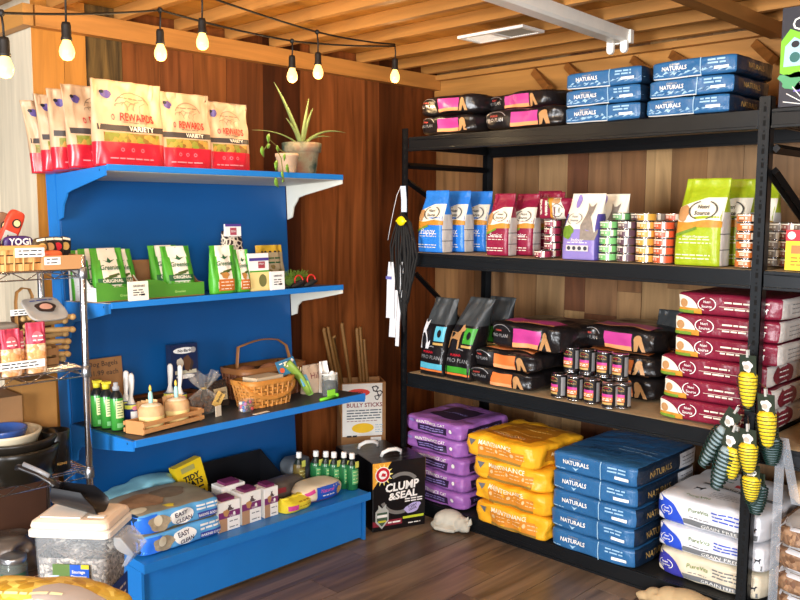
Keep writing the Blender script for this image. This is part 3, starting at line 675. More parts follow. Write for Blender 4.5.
# top of right rack : sack and poster
s = Sack(.36, .34, .14, dict(all=mat('b09a80', .5)), 5, .012, 130, .15); put(s.mb, 'pet_food_sack', (-.98, 3.50, Z1+.001), 'brown wrinkled sack behind the poster on the right rack', 'pet food', 0)
t = thing('poster', 'dark printed poster board with bright green shapes, standing on the right rack', 'poster', (at(781, 105, 1, 3.15).x-.01, 3.15, Z1+.001))
mb = MB(); mb.box((0, 0, 0), (.42, .012, .345), mat('2a2a34')); mb.build('board', t)
mb = MB(); F = flat(mb, (0, 0, 0), (1, 0, 0), (0, 0, 1)); F.text('Co', .075, .285, .075, K['white'], lay=2, bold=0)
F.poly([(.0, .12), (.0, .23), (.03, .27), (.06, .255), (.1, .27), (.13, .22), (.13, .12), (.1, .1), (.04, .1)][::-1], mat('7ac62c'), 1); F.poly([(.012, .14), (.015, .21), (.045, .24), (.08, .22), (.09, .14)][::-1], mat('a8d4e4'), 2)
F.ell(.05, .17, .018, .018, mat('2c6a66'), 3); F.ell(.05, .215, .014, .012, K['ink'], 3); F.ell(.11, .19, .03, .025, mat('e0604c'), 3, wob=.1); F.ell(.05, .09, .05, .03, mat('4f9a6a'), 1, wob=.15); F.ell(.1, .05, .05, .045, mat('6a5aa8'), 1, 14, 0, PI)
for a in range(9):
    an = .15+a*.35; F.rect(.1+.055*math.cos(an)-.03, .002+.055*math.sin(an)-.0015, .1+.055*math.cos(an)+.03, .002+.055*math.sin(an)+.0015, K['white'], 2, 1, 1, rot=an)
mb.build('artwork', t)
# ================================================================== FLOOR LEVEL
rdf = random.Random(3)
for i in range(5):
    L, W, H = .395, .40, .087
    s = Sack(L, W, H, dict(all=K['pur'], bottom=K['purd']), 11, .014, 200+i, .07, crimp=0); f = s.front
    f.rect(-.1, -.3*H, .1, .12*H, K['purd'], 1); f.text('MAINTENANCE CAT', -.01, .25*H, .2, K['white'], lay=2, bold=.01); f.lines(-.08, -.15*H, .08, -.02*H, 2, K['lil'], .005, 2, i)
    f.ell(-.15, .2*H, .02, .1*H, K['lil'], 2); f.ell(.135, .05*H, .01, .01, K['white'], 2); s.end.rect(-.15, -.25*H, .12, .25*H, K['purd'], 1); s.end.lines(-.12, -.05*H, .1, .05*H, 2, K['lil'], .004, 2, i)
    s.top.rect(-.1, -.12, .1, .1, K['purd'], 1, 10, 6); s.top.text('MAINTENANCE', 0, -.02, .16, K['lil'], lay=2)
    put(s.mb, 'cat_food_sack', (-2.795+rdf.uniform(-.012, .012)-(.015 if i > 2 else 0), 3.335, Z0+.001+i*.0875), 'purple cat food sack, %s of the five in its stack' % pos_word(i, 5), 'cat food', rdf.uniform(-.03, .03)-.02, 'purple sacks on the bottom shelf')
for i in range(4):
    L, W, H = .425, .42, .109
    s = Sack(L, W, H, dict(all=K['yel'], top=K['yel']), 11, .018, 210+i, .07); f = s.front
    f.rect(-.11, -.34*H, .15, .16*H, mat('d98a28', .5), 1); f.text('MAINTENANCE', -.01 if i else 0, .24*H, .2, mat('fff0d0'), lay=2, bold=.015); f.rect(-.11, -.38*H, .15, -.28*H, mat('9a7a34'), 2)
    for k in range(3): f.ell(-.09+k*.09, -.02*H, .009, .009, K['cream'], 2); f.lines(-.07+k*.09, -.1*H, -.02+k*.09, .05*H, 2, K['cream'], .004, 2, i+k)
    f.poly([(-.175, .3*H), (-.13, .3*H), (-.15, .02*H)], K['grey'], 2); s.end.rect(-.12, -.25*H, .14, .25*H, K['yeld'], 1); s.end.text('MAINTENANCE', 0, .05*H, .15, K['cream'], lay=2)
    s.top.rect(-.12, -.15, .15, .14, K['yeld'], 1, 10, 6); s.top.lines(-.1, -.1, .12, .1, 4, mat('f0c060'), .008, 2, 4); s.top.text('MAINTENANCE', 0, -.12, .2, K['cream'], lay=2)
    put(s.mb, 'dog_food_sack', (-2.305+(.015, .008, -.004, -.03)[i], 3.30-(.03 if i == 3 else 0), Z0+.001+i*.1095), 'golden yellow dog food sack, %s of its stack of four' % ('lowest', 'second from the bottom', 'second from the top', 'bulging topmost')[i], 'dog food', (.0, -.02, .02, -.04)[i], 'yellow sacks on the bottom shelf')
for i in range(5):
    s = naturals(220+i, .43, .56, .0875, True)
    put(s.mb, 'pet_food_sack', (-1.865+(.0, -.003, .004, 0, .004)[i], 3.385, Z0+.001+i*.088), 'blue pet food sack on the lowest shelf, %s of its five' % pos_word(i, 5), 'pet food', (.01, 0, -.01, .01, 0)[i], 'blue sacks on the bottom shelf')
for i in range(3):
    L, W, H = .45, .5, (.111, .111, .122)[i]; base = mat('d8cdb4' if i == 0 else 'dcdde2', .35, var=.05)
    s = Sack(L, W, H, dict(all=base), 10, .012, 230+i, .08); f = s.front; x0 = -L/2
    f.ell(x0+.006, -H*.46, .12, H*.9, K['roy'] if i else mat('3a3a9a', .35), 1, 14, 0, PI/2); logo_ns(f, x0+.055, -.04*H, .055, K['white'], 2)
    f.text('PureVita', x0+.19, .14*H, .08, mat('6a8a3a'), lay=2, bold=0, shear=.2); f.lines(x0+.25, .0*H, x0+.36, .24*H, 3, K['roy'] if i else K['grey'], .005, 2, i); f.lines(x0+.15, -.1*H, x0+.23, -.1*H, 1, K['grey'], .003, 2, i)
    f.rect(x0+.125, -.36*H, L/2-.02, -.18*H, K['grey'], 1); f.text('GRAIN FREE', x0+.28, -.27*H, .14, K['white'], h=.012, lay=3, bold=0); dog(f, L/2-.035, .0, .02, .02, K['ink'], 2)
    s.top.rect(-.12, -.05, .2, -.02, K['grey'], 1, 10, 1, rot=-.08); s.top.text('GRAIN FREE', .03, -.035, .16, K['white'], lay=2, rot=-.08, bold=0); s.top.rect(.0, .02, .07, .05, K['red'], 1); dog(s.top, -.1, -.1, .035, .035, K['ink'], 1); s.top.lines(-.04, -.16, .16, -.1, 4, K['grey'], .003, 1, 5); s.top.text('PureVita', -.06, -.19, .09, mat('6a8a3a'), lay=1, bold=0, shear=.2)
    put(s.mb, 'pet_food_sack', (-1.378+(.004, 0, -.004)[i], 3.425, Z0+.001+(0, .1115, .223)[i]), 'white grain free pet food sack with blue corner, %s of three' % ('bottom', 'middle', 'top')[i], 'pet food', (.0, .01, -.01)[i], 'white sacks on the bottom shelf')
brn = spots('kibble_photo', '6a4a34', 'b08a68', 60, .5, c3='8a6a50')
for i in range(4):
    s = Sack(.44, .55, .088, dict(all=mat('d4d2d0', .35), front=brn, end=brn), 6, .012, 240+i, .12); f = s.front; f.rect(-.2, -.038, .2, -.028, K['wbag'], 1); f.text('NATURAL', .02, 0, .12, K['white'], lay=2); f.rect(-.2, .028, .2, .038, K['wbag'], 1)
    put(s.mb, 'pet_food_sack', (-.905+rdf.uniform(-.01, .01), 3.40, Z0+.001+i*.0885), 'white topped brown sack behind the plastic strips, %s of four' % pos_word(i, 4), 'pet food', rdf.uniform(-.03, .03), 'brown and white sacks on the right rack')
s = Sack(.36, .30, .10, dict(all=mat('d8b48c', .5)), 5, .015, 250, .2); put(s.mb, 'pet_food_sack', (-1.0, 3.52, Z0+.356), 'orange brown sack under the shelf behind the corn toys', 'pet food', .3)

def R3(ax, ang): return Matrix.Rotation(ang, 3, ax)
def remesh(o, vox=.005, it=4):
    r = o.modifiers.new('remesh', 'REMESH'); r.mode = 'VOXEL'; r.voxel_size = vox; r.use_smooth_shade = True
    sm = o.modifiers.new('smooth', 'SMOOTH'); sm.iterations = it; sm.factor = .6
# sleeping cat figurine
stone = mat('bdbbae', .8, var=.3, sc=22, bump=.6)
mb = MB()
mb.blob((-.02, .01, .045), (.075, .055, .048), stone, 20, 12); mb.blob((-.055, .0, .04), (.045, .048, .042), stone, 16, 10); mb.blob((.045, -.005, .036), (.045, .042, .037), stone, 16, 10)
mb.blob((.062, -.022, .03), (.036, .032, .029), stone, 16, 10); mb.blob((.082, -.035, .022), (.018, .016, .014), stone, 12, 8); mb.blob((.0, -.045, .016), (.05, .015, .016), stone, 14, 8, R3('Z', .15))
for x, y in ((.072, .0), (.093, -.018)): mb.tube([(x, y, .045), (x+.008, y-.002, .078)], lambda t: .014*(1-t)+.002, stone, 8)
mb.tube([(-.09, .03, .02), (-.1, -.02, .018), (-.07, -.055, .016), (-.01, -.062, .014), (.03, -.055, .013)], lambda t: .014-.004*t, stone, 10)
mb.blob((-.03, -.04, .02), (.03, .02, .02), stone, 12, 8)
o = mb.build('cat_figurine', None, (-2.62, 3.075, .001), .35, weld=False); remesh(o, .004, 3); tag(o, 'white stone figurine of a curled sleeping cat on the floor', 'figurine')
# sleeping dog figurine
clay = mat('b39a72', .8, var=.15, sc=25, bump=.3)
mb = MB()
mb.blob((.03, .0, .038), (.085, .05, .04), clay, 20, 12); mb.blob((.085, .0, .034), (.045, .05, .036), clay, 16, 10); mb.blob((-.03, -.005, .036), (.05, .042, .037), clay, 16, 10)
mb.blob((-.085, -.01, .030), (.035, .03, .027), clay, 16, 10); mb.blob((-.12, -.018, .02), (.028, .02, .018), clay, 14, 8); mb.blob((-.142, -.022, .023), (.008, .009, .007), clay, 8, 6)
mb.blob((-.065, -.038, .026), (.024, .008, .022), clay, 12, 8, R3('Y', .5)); mb.blob((-.06, .022, .028), (.024, .008, .022), clay, 12, 8, R3('Y', .5))
for y in (-.04, .02): mb.tube([(-.03, y, .02), (-.08, y-.012, .012), (-.125, y-.02, .010)], lambda t: .013-.003*t, clay, 10)
mb.blob((.07, -.048, .025), (.04, .018, .024), clay, 14, 8); mb.tube([(.08, -.055, .012), (.03, -.062, .010)], .012, clay, 8); mb.tube([(.125, .02, .014), (.14, -.03, .012), (.11, -.06, .010)], lambda t: .011-.005*t, clay, 8)
o = mb.build('dog_figurine', None, (-1.425, 3.055, .001), .05, weld=False); o.scale = (1.15, 1.15, 1.2); remesh(o, .004, 3); tag(o, 'tan clay figurine of a sleeping dog on the floor', 'figurine')

# litter boxes
def litterbox(loc, rz, label, front=True, W=.30, D=.20, H=.345):
    t = thing('litter_box', label, 'cat litter', loc, rz, 'black litter cartons'); bk = mat('121013', .3, spec=.6)
    mb = MB(); mb.box((-W/2, -D/2, 0), (W/2, D/2, H), bk); F = flat(mb, (-W/2, -D/2, 0), (1, 0, 0), (0, 0, 1)); k = W/.30
    if front:
        F.poly([(.0, H), (.105*k, H), (.0, H-.13)], mat('e8a33a', .4), 1)
        for a in range(12):
            an = -PI*.75+a*PI/8*1.2; c0 = (.055*k, H-.06); F.poly([(c0[0]+.04*math.cos(an-.12), c0[1]+.04*math.sin(an-.12)), (c0[0]+.058*math.cos(an), min(H-.001, c0[1]+.058*math.sin(an))), (c0[0]+.04*math.cos(an+.12), c0[1]+.04*math.sin(an+.12))], mat('f6e27a'), 2) if c0[0]+.058*math.cos(an) > 0 else None
        F.ell(.055*k, H-.06, .04, .04, K['white'], 2); F.ell(.055*k, H-.06, .036, .036, K['red'], 3); F.ell(.055*k, H-.06, .022, .022, K['white'], 4); F.poly([(.042, H-.066), (.05, H-.05), (.068, H-.056), (.066, H-.07)], K['red'], 5)
        F.ell(.16*k, .185, .115*k, .10, mat('8c8a86', .3, .3), 1, 24, .35, 1.75, .82, rot=.35); F.ell(.155*k, .175, .115*k, .10, mat('8c8a86', .3, .3), 1, 24, PI+.1, PI+1.6, .82, rot=.25)
        F.text('CLUMP', .165*k, .218, .19*k, K['white'], h=.044, lay=3, bold=.035, shear=.12, rot=.05); F.text('&SEAL', .170*k, .172, .165*k, K['white'], h=.038, lay=3, bold=.035, shear=.12, rot=.05)
        F.lines(.18*k, .135, .28*k, .147, 2, K['white'], .006, 3, 4); F.ell(.225*k, .098, .048*k, .024, mat('b9aede'), 2, 16, rot=.3, wob=.08); F.text('7 DAY', .225*k, .108, .05, K['purd'], lay=3, rot=.25); F.text('ODOR', .225*k, .093, .045, K['purd'], lay=3, rot=.25)
        F.rect(.0, .024, .165*k, .052, mat('8a2a3a', .4), 1); F.rect(.17*k, .046, .29*k, .058, mat('c8d838'), 1); F.lines(.085*k, .038, .155*k, .038, 1, K['white'], .008, 2, 1); F.lines(.2*k, .022, .27*k, .022, 1, K['white'], .005, 2, 2)
        F.poly([(.014, .10), (.014, .05), (.048, .012), (.085, .05), (.085, .10), (.07, .115), (.072, .135), (.05, .115), (.03, .135), (.03, .115)][::-1], mat('cfd3cc', .3, .3), 2); F.poly([(.022, .095), (.022, .054), (.048, .024), (.077, .054), (.077, .095)][::-1], mat('46604a'), 3)
        F.rect(.022, .07, .077, .084, K['white'], 4); F.rect(.028, .045, .07, .055, mat('c8c83a'), 4)
    else: F.text('CLUMP', .15, .2, .16, K['white'], h=.036, bold=.03)
    F2 = flat(mb, (W/2, -D/2, 0), (0, 1, 0), (0, 0, 1)); F2.rect(.0, .24, .03, H, mat('8a6a3a'), 1)
    F3 = flat(mb, (-W/2, -D/2, H), (1, 0, 0), (0, 1, 0)); F3.lines(.03, .05, W-.05, D-.05, 3, K['grey'], .006, 1, 3)
    mb.build('carton', t, bev=.003)
    mb = MB(); hm = mat('e8e6e0', .4); P = [(-.055, 0, H-.002), (-.05, -.01, H+.022), (-.02, -.018, H+.036), (.02, -.018, H+.036), (.05, -.01, H+.022), (.055, 0, H-.002)]
    mb.tube(P, .005, hm, 8, flat=2.0); mb.build('handle', t)
    return t
_a, _b = Vector((-2.866, 2.759, 0)), Vector((-2.765, 3.029, 0)); _az = math.atan2(_b.y-_a.y, _b.x-_a.x); _n = Vector((-math.sin(_az), math.cos(_az), 0))
litterbox((_a+_b)/2+_n*.1+Vector((0, 0, .001)), _az, 'black litter carton with white CLUMP &SEAL lettering, front one', W=.288)
litterbox((_a+_b)/2+_n*.31+Vector((-.012, -.035, .001)), _az, 'black litter carton standing behind the front one, only its top showing', False, W=.288, H=.335)

# tall carton with sign, sticks inside
_sc = at(361, 410, 0, -3.40); _sc.z = .001
t = thing('stick_carton', 'tall open cardboard carton with a printed white sign, holding treat sticks', 'box', _sc, 1.0)
mb = MB(); W, D, H = .25, .16, at(361, 383, 0, -3.34).z
for a, b in (((-W/2, -D/2, 0), (W/2, -D/2+.005, H)), ((-W/2, D/2-.005, 0), (W/2, D/2, H)), ((-W/2, -D/2+.005, 0), (-W/2+.005, D/2-.005, H)), ((W/2-.005, -D/2+.005, 0), (W/2, D/2-.005, H)), ((-W/2+.005, -D/2+.005, 0), (W/2-.005, D/2-.005, .006))): mb.box(a, b, CARD)
F = flat(mb, (-W/2, -D/2, H-.70), (1, 0, 0), (0, 0, 1)); F.rect(.165, .28, .225, .39, K['white'], 1); F.lines(.175, .3, .215, .37, 4, K['grey'], .006, 2, 3)
mb.build('carton', t)
mb = MB(); F = flat(mb, (-W/2, -D/2-.001, H-.70), (1, 0, 0), (0, 0, 1)); wp_ = mat('e9e6de', .5); F.rect(.006, .40, .23, .695, wp_, 1, 1, 1)
F.ell(.095, .645, .065, .022, mat('d83a2c'), 2); F.text('MOO', .095, .645, .05, K['ink'], lay=3)
for (u, v, r) in ((.19, .665, .018), (.215, .64, .016), (.2, .615, .014)): F.ell(u, v, r, r, K['ink'], 2, 14, 0, 2*PI, .6, wob=.15)
F.text('BULLY STICKS', .13, .575, .2, mat('8a3038'), lay=2)
F.lines(.03, .50, .225, .545, 4, mat('3a4a5a'), .006, 2, 8); F.lines(.03, .485, .2, .485, 1, mat('9a6a6a'), .004, 2, 9); F.ell(.12, .445, .062, .028, mat('f0c020'), 2); F.lines(.03, .4, .09, .4, 1, K['ink'], .01, 2, 2); F.lines(.19, .42, .235, .46, 4, mat('9ab4c4'), .004, 2, 5)
mb.build('printed_sign', t)
stm = mat('7a5426', .6, var=.3, sc=30, bump=.3)
mw = Matrix.Translation(_sc) @ Matrix.Rotation(1.0, 4, 'Z')
for i, (px0, py0, dx, lb) in enumerate([(324, 330, 20, 'leftmost slanting treat stick in the tall carton'), (328, 329, 16, 'slanting treat stick, second from left in the tall carton'), (333, 337, 16, 'bent-topped treat stick in the tall carton'), (342, 325, 6, 'thin pale treat stick against the wall'),
        (357, 330, -2, 'thick upright treat stick, left of the right-hand bunch'), (360, 329, -2, 'thick upright treat stick in the middle of the right-hand bunch'), (364, 341, -5, 'shorter upright treat stick at the right')]):
    l = .02 if i > 3 else -.03
    base = mw @ Vector(((-.03+.018*i if i < 4 else .045+.02*(i-4)), .0+.012*((i*7) % 3), .012))
    d0 = at(px0, py0, 0, _sc.x)
    mb = MB(); mb.tube([base, base.lerp(d0, .5)+Vector((0, 0, 0)), d0, d0+Vector((.004 if i != 2 else .02, 0, .012 if i != 2 else .004))], lambda t: .010-.002*math.sin(t*9), stm, 8)
    tag(mb.build('treat_stick', weld=False), lb, 'dog treat', 'treat sticks in the tall carton')

# hanging things at the left post
def blade(pts, w, th, m, name, label, cat_, group=None, extra=None):
    mb = MB(); P = [Vector(p) for p in pts]; side = Vector((.8, .1, 0)).normalized()
    nrm = Vector((0, -1, 0)); vs = []
    for i, p in enumerate(P):
        ww = w(i/(len(P)-1)) if callable(w) else w
        vs += [p-side*ww/2-nrm*th/2, p+side*ww/2-nrm*th/2, p+side*ww/2+nrm*th/2, p-side*ww/2+nrm*th/2]
    fs = [(j*4+k, j*4+(k+1) % 4, j*4+4+(k+1) % 4, j*4+4+k) for j in range(len(P)-1) for k in range(4)]+[(3, 2, 1, 0), tuple(len(vs)-4+k for k in range(4))]
    mb.add(vs, fs, m)
    if extra: extra(mb)
    return tag(mb.build(name, weld=False), label, cat_, group)
Q = lambda px, py, y=3.07: at(px, py, 1, y)
t = thing('black_leashes', 'bundle of black cloth leashes hanging from the left rack post', 'leash', Q(402, 215, 3.085))
o0 = Vector(t.location); blk = mat('191817', .8, var=.3, sc=30, bump=.4)
mb = MB(); nn = random.Random(9)
for k in range(11):
    a = (k-5)*2.6; pts = [Q(402, 212, 3.085+.0*k)]
    for j in range(1, 9):
        tt = j/8; pts.append(Q(402+a*math.sin(PI*tt)**.7*(1 if tt < .6 else .9)+nn.uniform(-1, 1)+1.5, 212+(120-6*abs(k-5))*tt, 3.075-.012*math.sin(PI*tt)+.006*(k % 3)))
    mb.tube([p-o0 for p in pts], .0085, blk, 6, flat=.5)
mb.build('straps', t, weld=False)
mb = MB(); mb.tube([Q(404, 196, 3.105)-o0, Q(402, 200, 3.09)-o0, Q(402, 214, 3.085)-o0], .003, CHROME, 6); mb.build('hook', t)
mb = MB(); c = Q(401, 221, 3.045)-o0; mb.blob(c, (.028, .014, .024), mat('f2d80c', .4), 20, 12); mb.blob(c+Vector((-.027, 0, 0)), (.01, .006, .007), mat('f2d80c', .4), 8, 6); mb.blob(c+Vector((.027, 0, 0)), (.01, .006, .007), mat('f2d80c', .4), 8, 6); o = mb.build('lemon_charm', t, weld=False); o['label'] = 'round bright yellow charm'
wt = mat('dcdde0', .5, var=.05)
mb = MB(); mb.tube([Q(401, 186, 3.09)-o0, Q(397, 195, 3.075)-o0, Q(394, 208)-o0, Q(390, 228)-o0, Q(388, 240)-o0], .004, wt, 6, flat=.4); mb.build('white_strap', t, weld=False)
blade([Q(403, 186, 3.06), Q(404, 200, 3.06), Q(404, 212, 3.06)], .033, .002, mat('c4d0e0', .5), 'price_tag', 'small pale blue paper tag hanging above the yellow charm', 'tag', 'paper tags on the left rack post')
def ex(mb): F = flat(mb, Q(386, 280, 3.049), (1, 0, 0), (0, 0, 1)); F.rect(.0, .005, .04, .02, mat('6a6ab0'), 1); F.text('2', .01, .04, .012, K['ink'])
blade([Q(391, 262, 3.06), Q(391, 280, 3.055), Q(390, 318, 3.05)], lambda t: .03+.02*(t > .3), .002, wt, 'price_tag', 'long white paper tag hanging left of the black leashes', 'tag', 'paper tags on the left rack post', ex)
blade([Q(395, 290, 3.065), Q(393, 318, 3.062), Q(392, 337, 3.06)], .04, .002, wt, 'price_tag', 'white paper tag hanging lowest, just behind the long one', 'tag', 'paper tags on the left rack post')
blade([Q(402, 262, 3.072), Q(400, 295, 3.07), Q(398, 322, 3.068), Q(397, 346, 3.066)], .022, .002, wt, 'price_tag', 'narrow white paper tag with rounded end right of the others', 'tag', 'paper tags on the left rack post')

# corn toys on the right post
kern = spots('corn_kernels', 'e8c41c', 'f6dc3c', 110, .45, c3='f0cf2a'); coilm = mat('16332c', .45); cardm = mat('2a3428', .5)
def corn(name_px, tip_px, y, label, back=False, yaw=0):
    a = at(*name_px, 1, y); b = at(*tip_px, 1, y); t = thing('corn_toy', label, 'pet toy', a, group='corn toys hanging from the right post')
    d = (b-a); L = d.length; _z = -d.normalized(); _x = (Vector((1, -.25, 0))-_z*Vector((1, -.25, 0)).dot(_z)).normalized(); _y = _z.cross(_x); q = Matrix((_x, _y, _z)).transposed()
    lc = .33*L; body = L-lc
    def pr(t): return .037*(1-.55*t**2.2)*min(1, .75+t*3)
    if not back:
        mb = MB(); mb.lathe([(max(.002, pr(k/10)*(1 if k < 10 else .3))*.90, -lc-body*k/10*.93) for k in range(11)], kern, 18); mb.build('corn_cob', t, weld=False).matrix_local = q.to_4x4()
    mb = MB(); N = 10; P = []
    for k in range(N*14+1):
        tt = k/(N*14); an = 2*PI*k/14; r = pr(tt)*1.06; P.append((r*math.cos(an), r*math.sin(an), -lc-.004-body*(.95 if not back else 1)*tt))
    mb.tube(P, 0.0015 if not back else .0034, coilm, 5); mb.build('green_coil', t, weld=False).matrix_local = q.to_4x4()
    mb = MB()
    if back: mb.lathe([(max(.002, pr(k/8)*.8), -lc-body*k/8) for k in range(9)], mat('8fa3a8', .6), 12)
    mb.box((-.034, -.002, -lc-.012 if not back else -lc), (.034, .0, -.008), cardm)
    mb.box((-.004, -.006, -.016), (.004, .004, .012), mat('b9b9b4', .3)) 
    F = flat(mb, (-.024, -.0022, -lc-.02), (1, 0, 0), (0, 0, 1)); F.ell(.024, lc*.6, .02, .02, K['white'], 1, wob=.12); F.ell(.02, lc*.55, .012, .01, mat('b8b0a4'), 2); F.rect(.0, .006, .03, .014, K['orange'], 3)
    mb.build('header_card', t, weld=False).matrix_local = q.to_4x4()
    mb = MB(); hp = Vector((-1.212, 3.119, a.z+.03))-a; mb.tube([(0, 0, -.01), (.0, .0, .015), hp*.5+Vector((0, -.01, .01)), hp], .0015, CHROME, 5); mb.build('hook', t)
corn((748, 353), (748, 411), 3.03, 'topmost corn toy, hung highest against the maroon sacks')
corn((766, 392), (768, 451), 3.02, 'rightmost corn toy, hung right of the post')
corn((748, 427), (749, 476), 2.99, 'middle corn toy in front of the post')
corn((752, 462), (751, 504), 3.04, 'lowest corn toy hanging below the middle one')
corn((738, 430), (730, 482), 3.03, 'tilted corn toy left of the middle one, tip towards the left')
corn((737, 410), (703, 464), 3.07, 'green coil toy swung far to the left, turned away', True)
corn((735, 428), (716, 487), 3.02, 'green coil toy tilted left, just beneath the leftmost one', True)
corn((770, 425), (772, 463), 3.07, 'green coil toy half hidden behind the rightmost corn toy', True)
corn((757, 470), (756, 512), 3.075, 'green coil toy lowest of all beside the post', True)
def hangstrip(a, b, label):
    p0, p1 = at(*a, 1, 3.105), at(*b, 1, 3.09); mb = MB(); d = (p1-p0); s_ = Vector((1, 0, 0))*.0165; n = Vector((0, .0008, 0)); m = mat('c6ccd4', .25, alpha=.2, spec=.7)
    vs = [p0-s_-n, p0+s_-n, p1+s_-n, p1-s_-n, p0-s_+n, p0+s_+n, p1+s_+n, p1-s_+n]
    mb.add(vs, [(0,1,2,3),(7,6,5,4),(4,5,1,0),(1,5,6,2),(2,6,7,3),(3,7,4,0)], m)
    U = (d/d.length); F = Face(mb, lambda u, v, off: p0+s_*u+U*v+Vector((0, -.001-off, 0)))
    v = .03
    while v < d.length-.03: F.rect(-.35, v, .35, v+.004, mat('9aa2ac', .4, alpha=.5), 1, 1, 1); F.rect(-.1, v+.012, .1, v+.022, mat('9aa2ac', .4, alpha=.5), 1, 1, 1); v += .045
    tag(mb.build('clip_strip', weld=False), label, 'hanging strip', 'clear strips beside the right post')
hangstrip((781, 440), (772, 606), 'long clear plastic strip hanging beside the right post')
hangstrip((784, 438), (796, 505), 'short clear plastic strip hanging at a slant beside the long one')
# ================================================================== BLUE GONDOLA SHELF
TL = math.radians(3); GX, GA, GB = -3.33, 1.507, 2.673; GW = GB-GA
bp = mat('2279c8', .32, var=.12, sc=5, spec=.5); bp2 = mat('0c5290', .38, var=.15, sc=3); wpm = mat('dcd9ca', .45, var=.05); deckm = mat('2a3036', .5, var=.2)
Gm = Matrix.Translation((GX, GA, 0)) @ Matrix.Rotation(-TL, 4, 'Y')
def GT(a, b, c): return Gm @ Vector((a, b, c))
t = thing('display_shelving', 'blue metal store shelving unit with three shelves and a deep base', 'store shelf', (GX, (GA+GB)/2, 0)); go = Vector(t.location)
def GP(a, b, c): return GT(a, b, c)-go
mb = MB(); mb.box((-.012, 0, .16), (0, GW, 1.712), bp2, GP); mb.build('back_panel', t, bev=.001)
for b0 in (-.012, GW-.03):
    mb = MB(); mb.box((-.10, b0+.004, .015), (-.013, b0+.038, 1.735), bp, GP)
    z = .2
    while z < 1.7: mb.box((-.0129, b0+.014, z), (-.0122, b0+.02, z+.02), holem, GP); z += .05
    mb.build('upright', t)
def shelf(dp, c, white, lip=.022, deck=None):
    mb = MB(); mb.box((.004, 0, c-.02), (dp-.004, GW, c-.001), wpm if white else bp2, GP); mb.box((.006, .001, c-.001), (dp-.014, GW-.001, c), deck or bp2, GP); o = mb.build('shelf', t)
    mb = MB(); mb.box((dp-.004, -.004, c-lip), (dp+.006, GW+.004, c+.002), bp, GP); e = mb.build('front_lip', o, bev=.001)
    if white == 2:
        mb = MB(); mb.box((.006, .004, c-.022), (dp-.02, GW-.004, c-.0202), wpm, GP); mb.build('underside', o)
    for k, b0 in enumerate((-.010, GW+.003)):
        m = bp if k == 0 else (wpm if white else bp)
        pf = [(.003, c-.003), (dp-.005, c-.003), (dp-.005, c-.04), (dp*.35, c-.075), (dp*.22, c-.085), (.085, c-.1), (.055, c-.13), (.04, c-.18), (.003, c-.19)]
        if not white or white == 1:
            pf = [(.003, c-.003), (dp-.005, c-.003), (dp-.005, c-.04), (dp*.6, c-.065), (.09, c-.085), (.055, c-.11), (.045, c-.15), (.003, c-.16)]
        mb = MB(); mb.prism(pf, b0, b0+.007, m, GP)
        mb.box((dp-.05, b0-.0006 if k == 0 else b0+.0071, c-.02), (dp-.045, b0-.0002 if k == 0 else b0+.0075, c-.012), holem, GP)
        mb.build('bracket', o)
shelf(.430, 1.7144, 2); shelf(.403, 1.1958, 1); shelf(.530, .6852, 0, .026, deckm)
mb = MB(); fx = -2.836-go.x
mb.box((GX+.01-go.x, -GW/2, .205), (-2.80-go.x, GW/2, .2425), bp); mb.build('base_deck', t, bev=.002)
mb = MB(); mb.box((-2.80-go.x, -GW/2-.004, .208), (-2.792-go.x, GW/2+.004, .2445), bp); mb.build('base_lip', t, bev=.001)
mb = MB(); mb.box((fx-.008, -GW/2+.02, .018), (fx, GW/2-.02, .2045), bp); mb.build('kick_panel', t)
for b0 in (-GW/2, GW/2-.012): mb = MB(); mb.box((GX-.08-go.x, b0, .004), (fx+.012, b0+.012, .2045), bp); mb.build('base_side', t)
def onshelf(k, x, y, rot=0, dz=0):
    if k == 1: y -= .02
    xf, zf = ((-2.99, 1.7346), (-2.99, 1.2153), (-2.836, .712))[k]
    z = zf+(x-xf)*math.tan(TL)+.0015+dz
    return Matrix.Translation((x, y, z)) @ Matrix.Rotation(-TL, 4, 'Y') @ Matrix.Rotation(PI/2+rot, 4, 'Z')
def onbase(x, y, rot=0, z=.2445): return Matrix.Translation((x, y, z)) @ Matrix.Rotation(PI/2+rot, 4, 'Z')
def PUT(mb, name, mw, label, cat_, group=None): return put(mb, name, None, label, cat_, 0, group, mw)
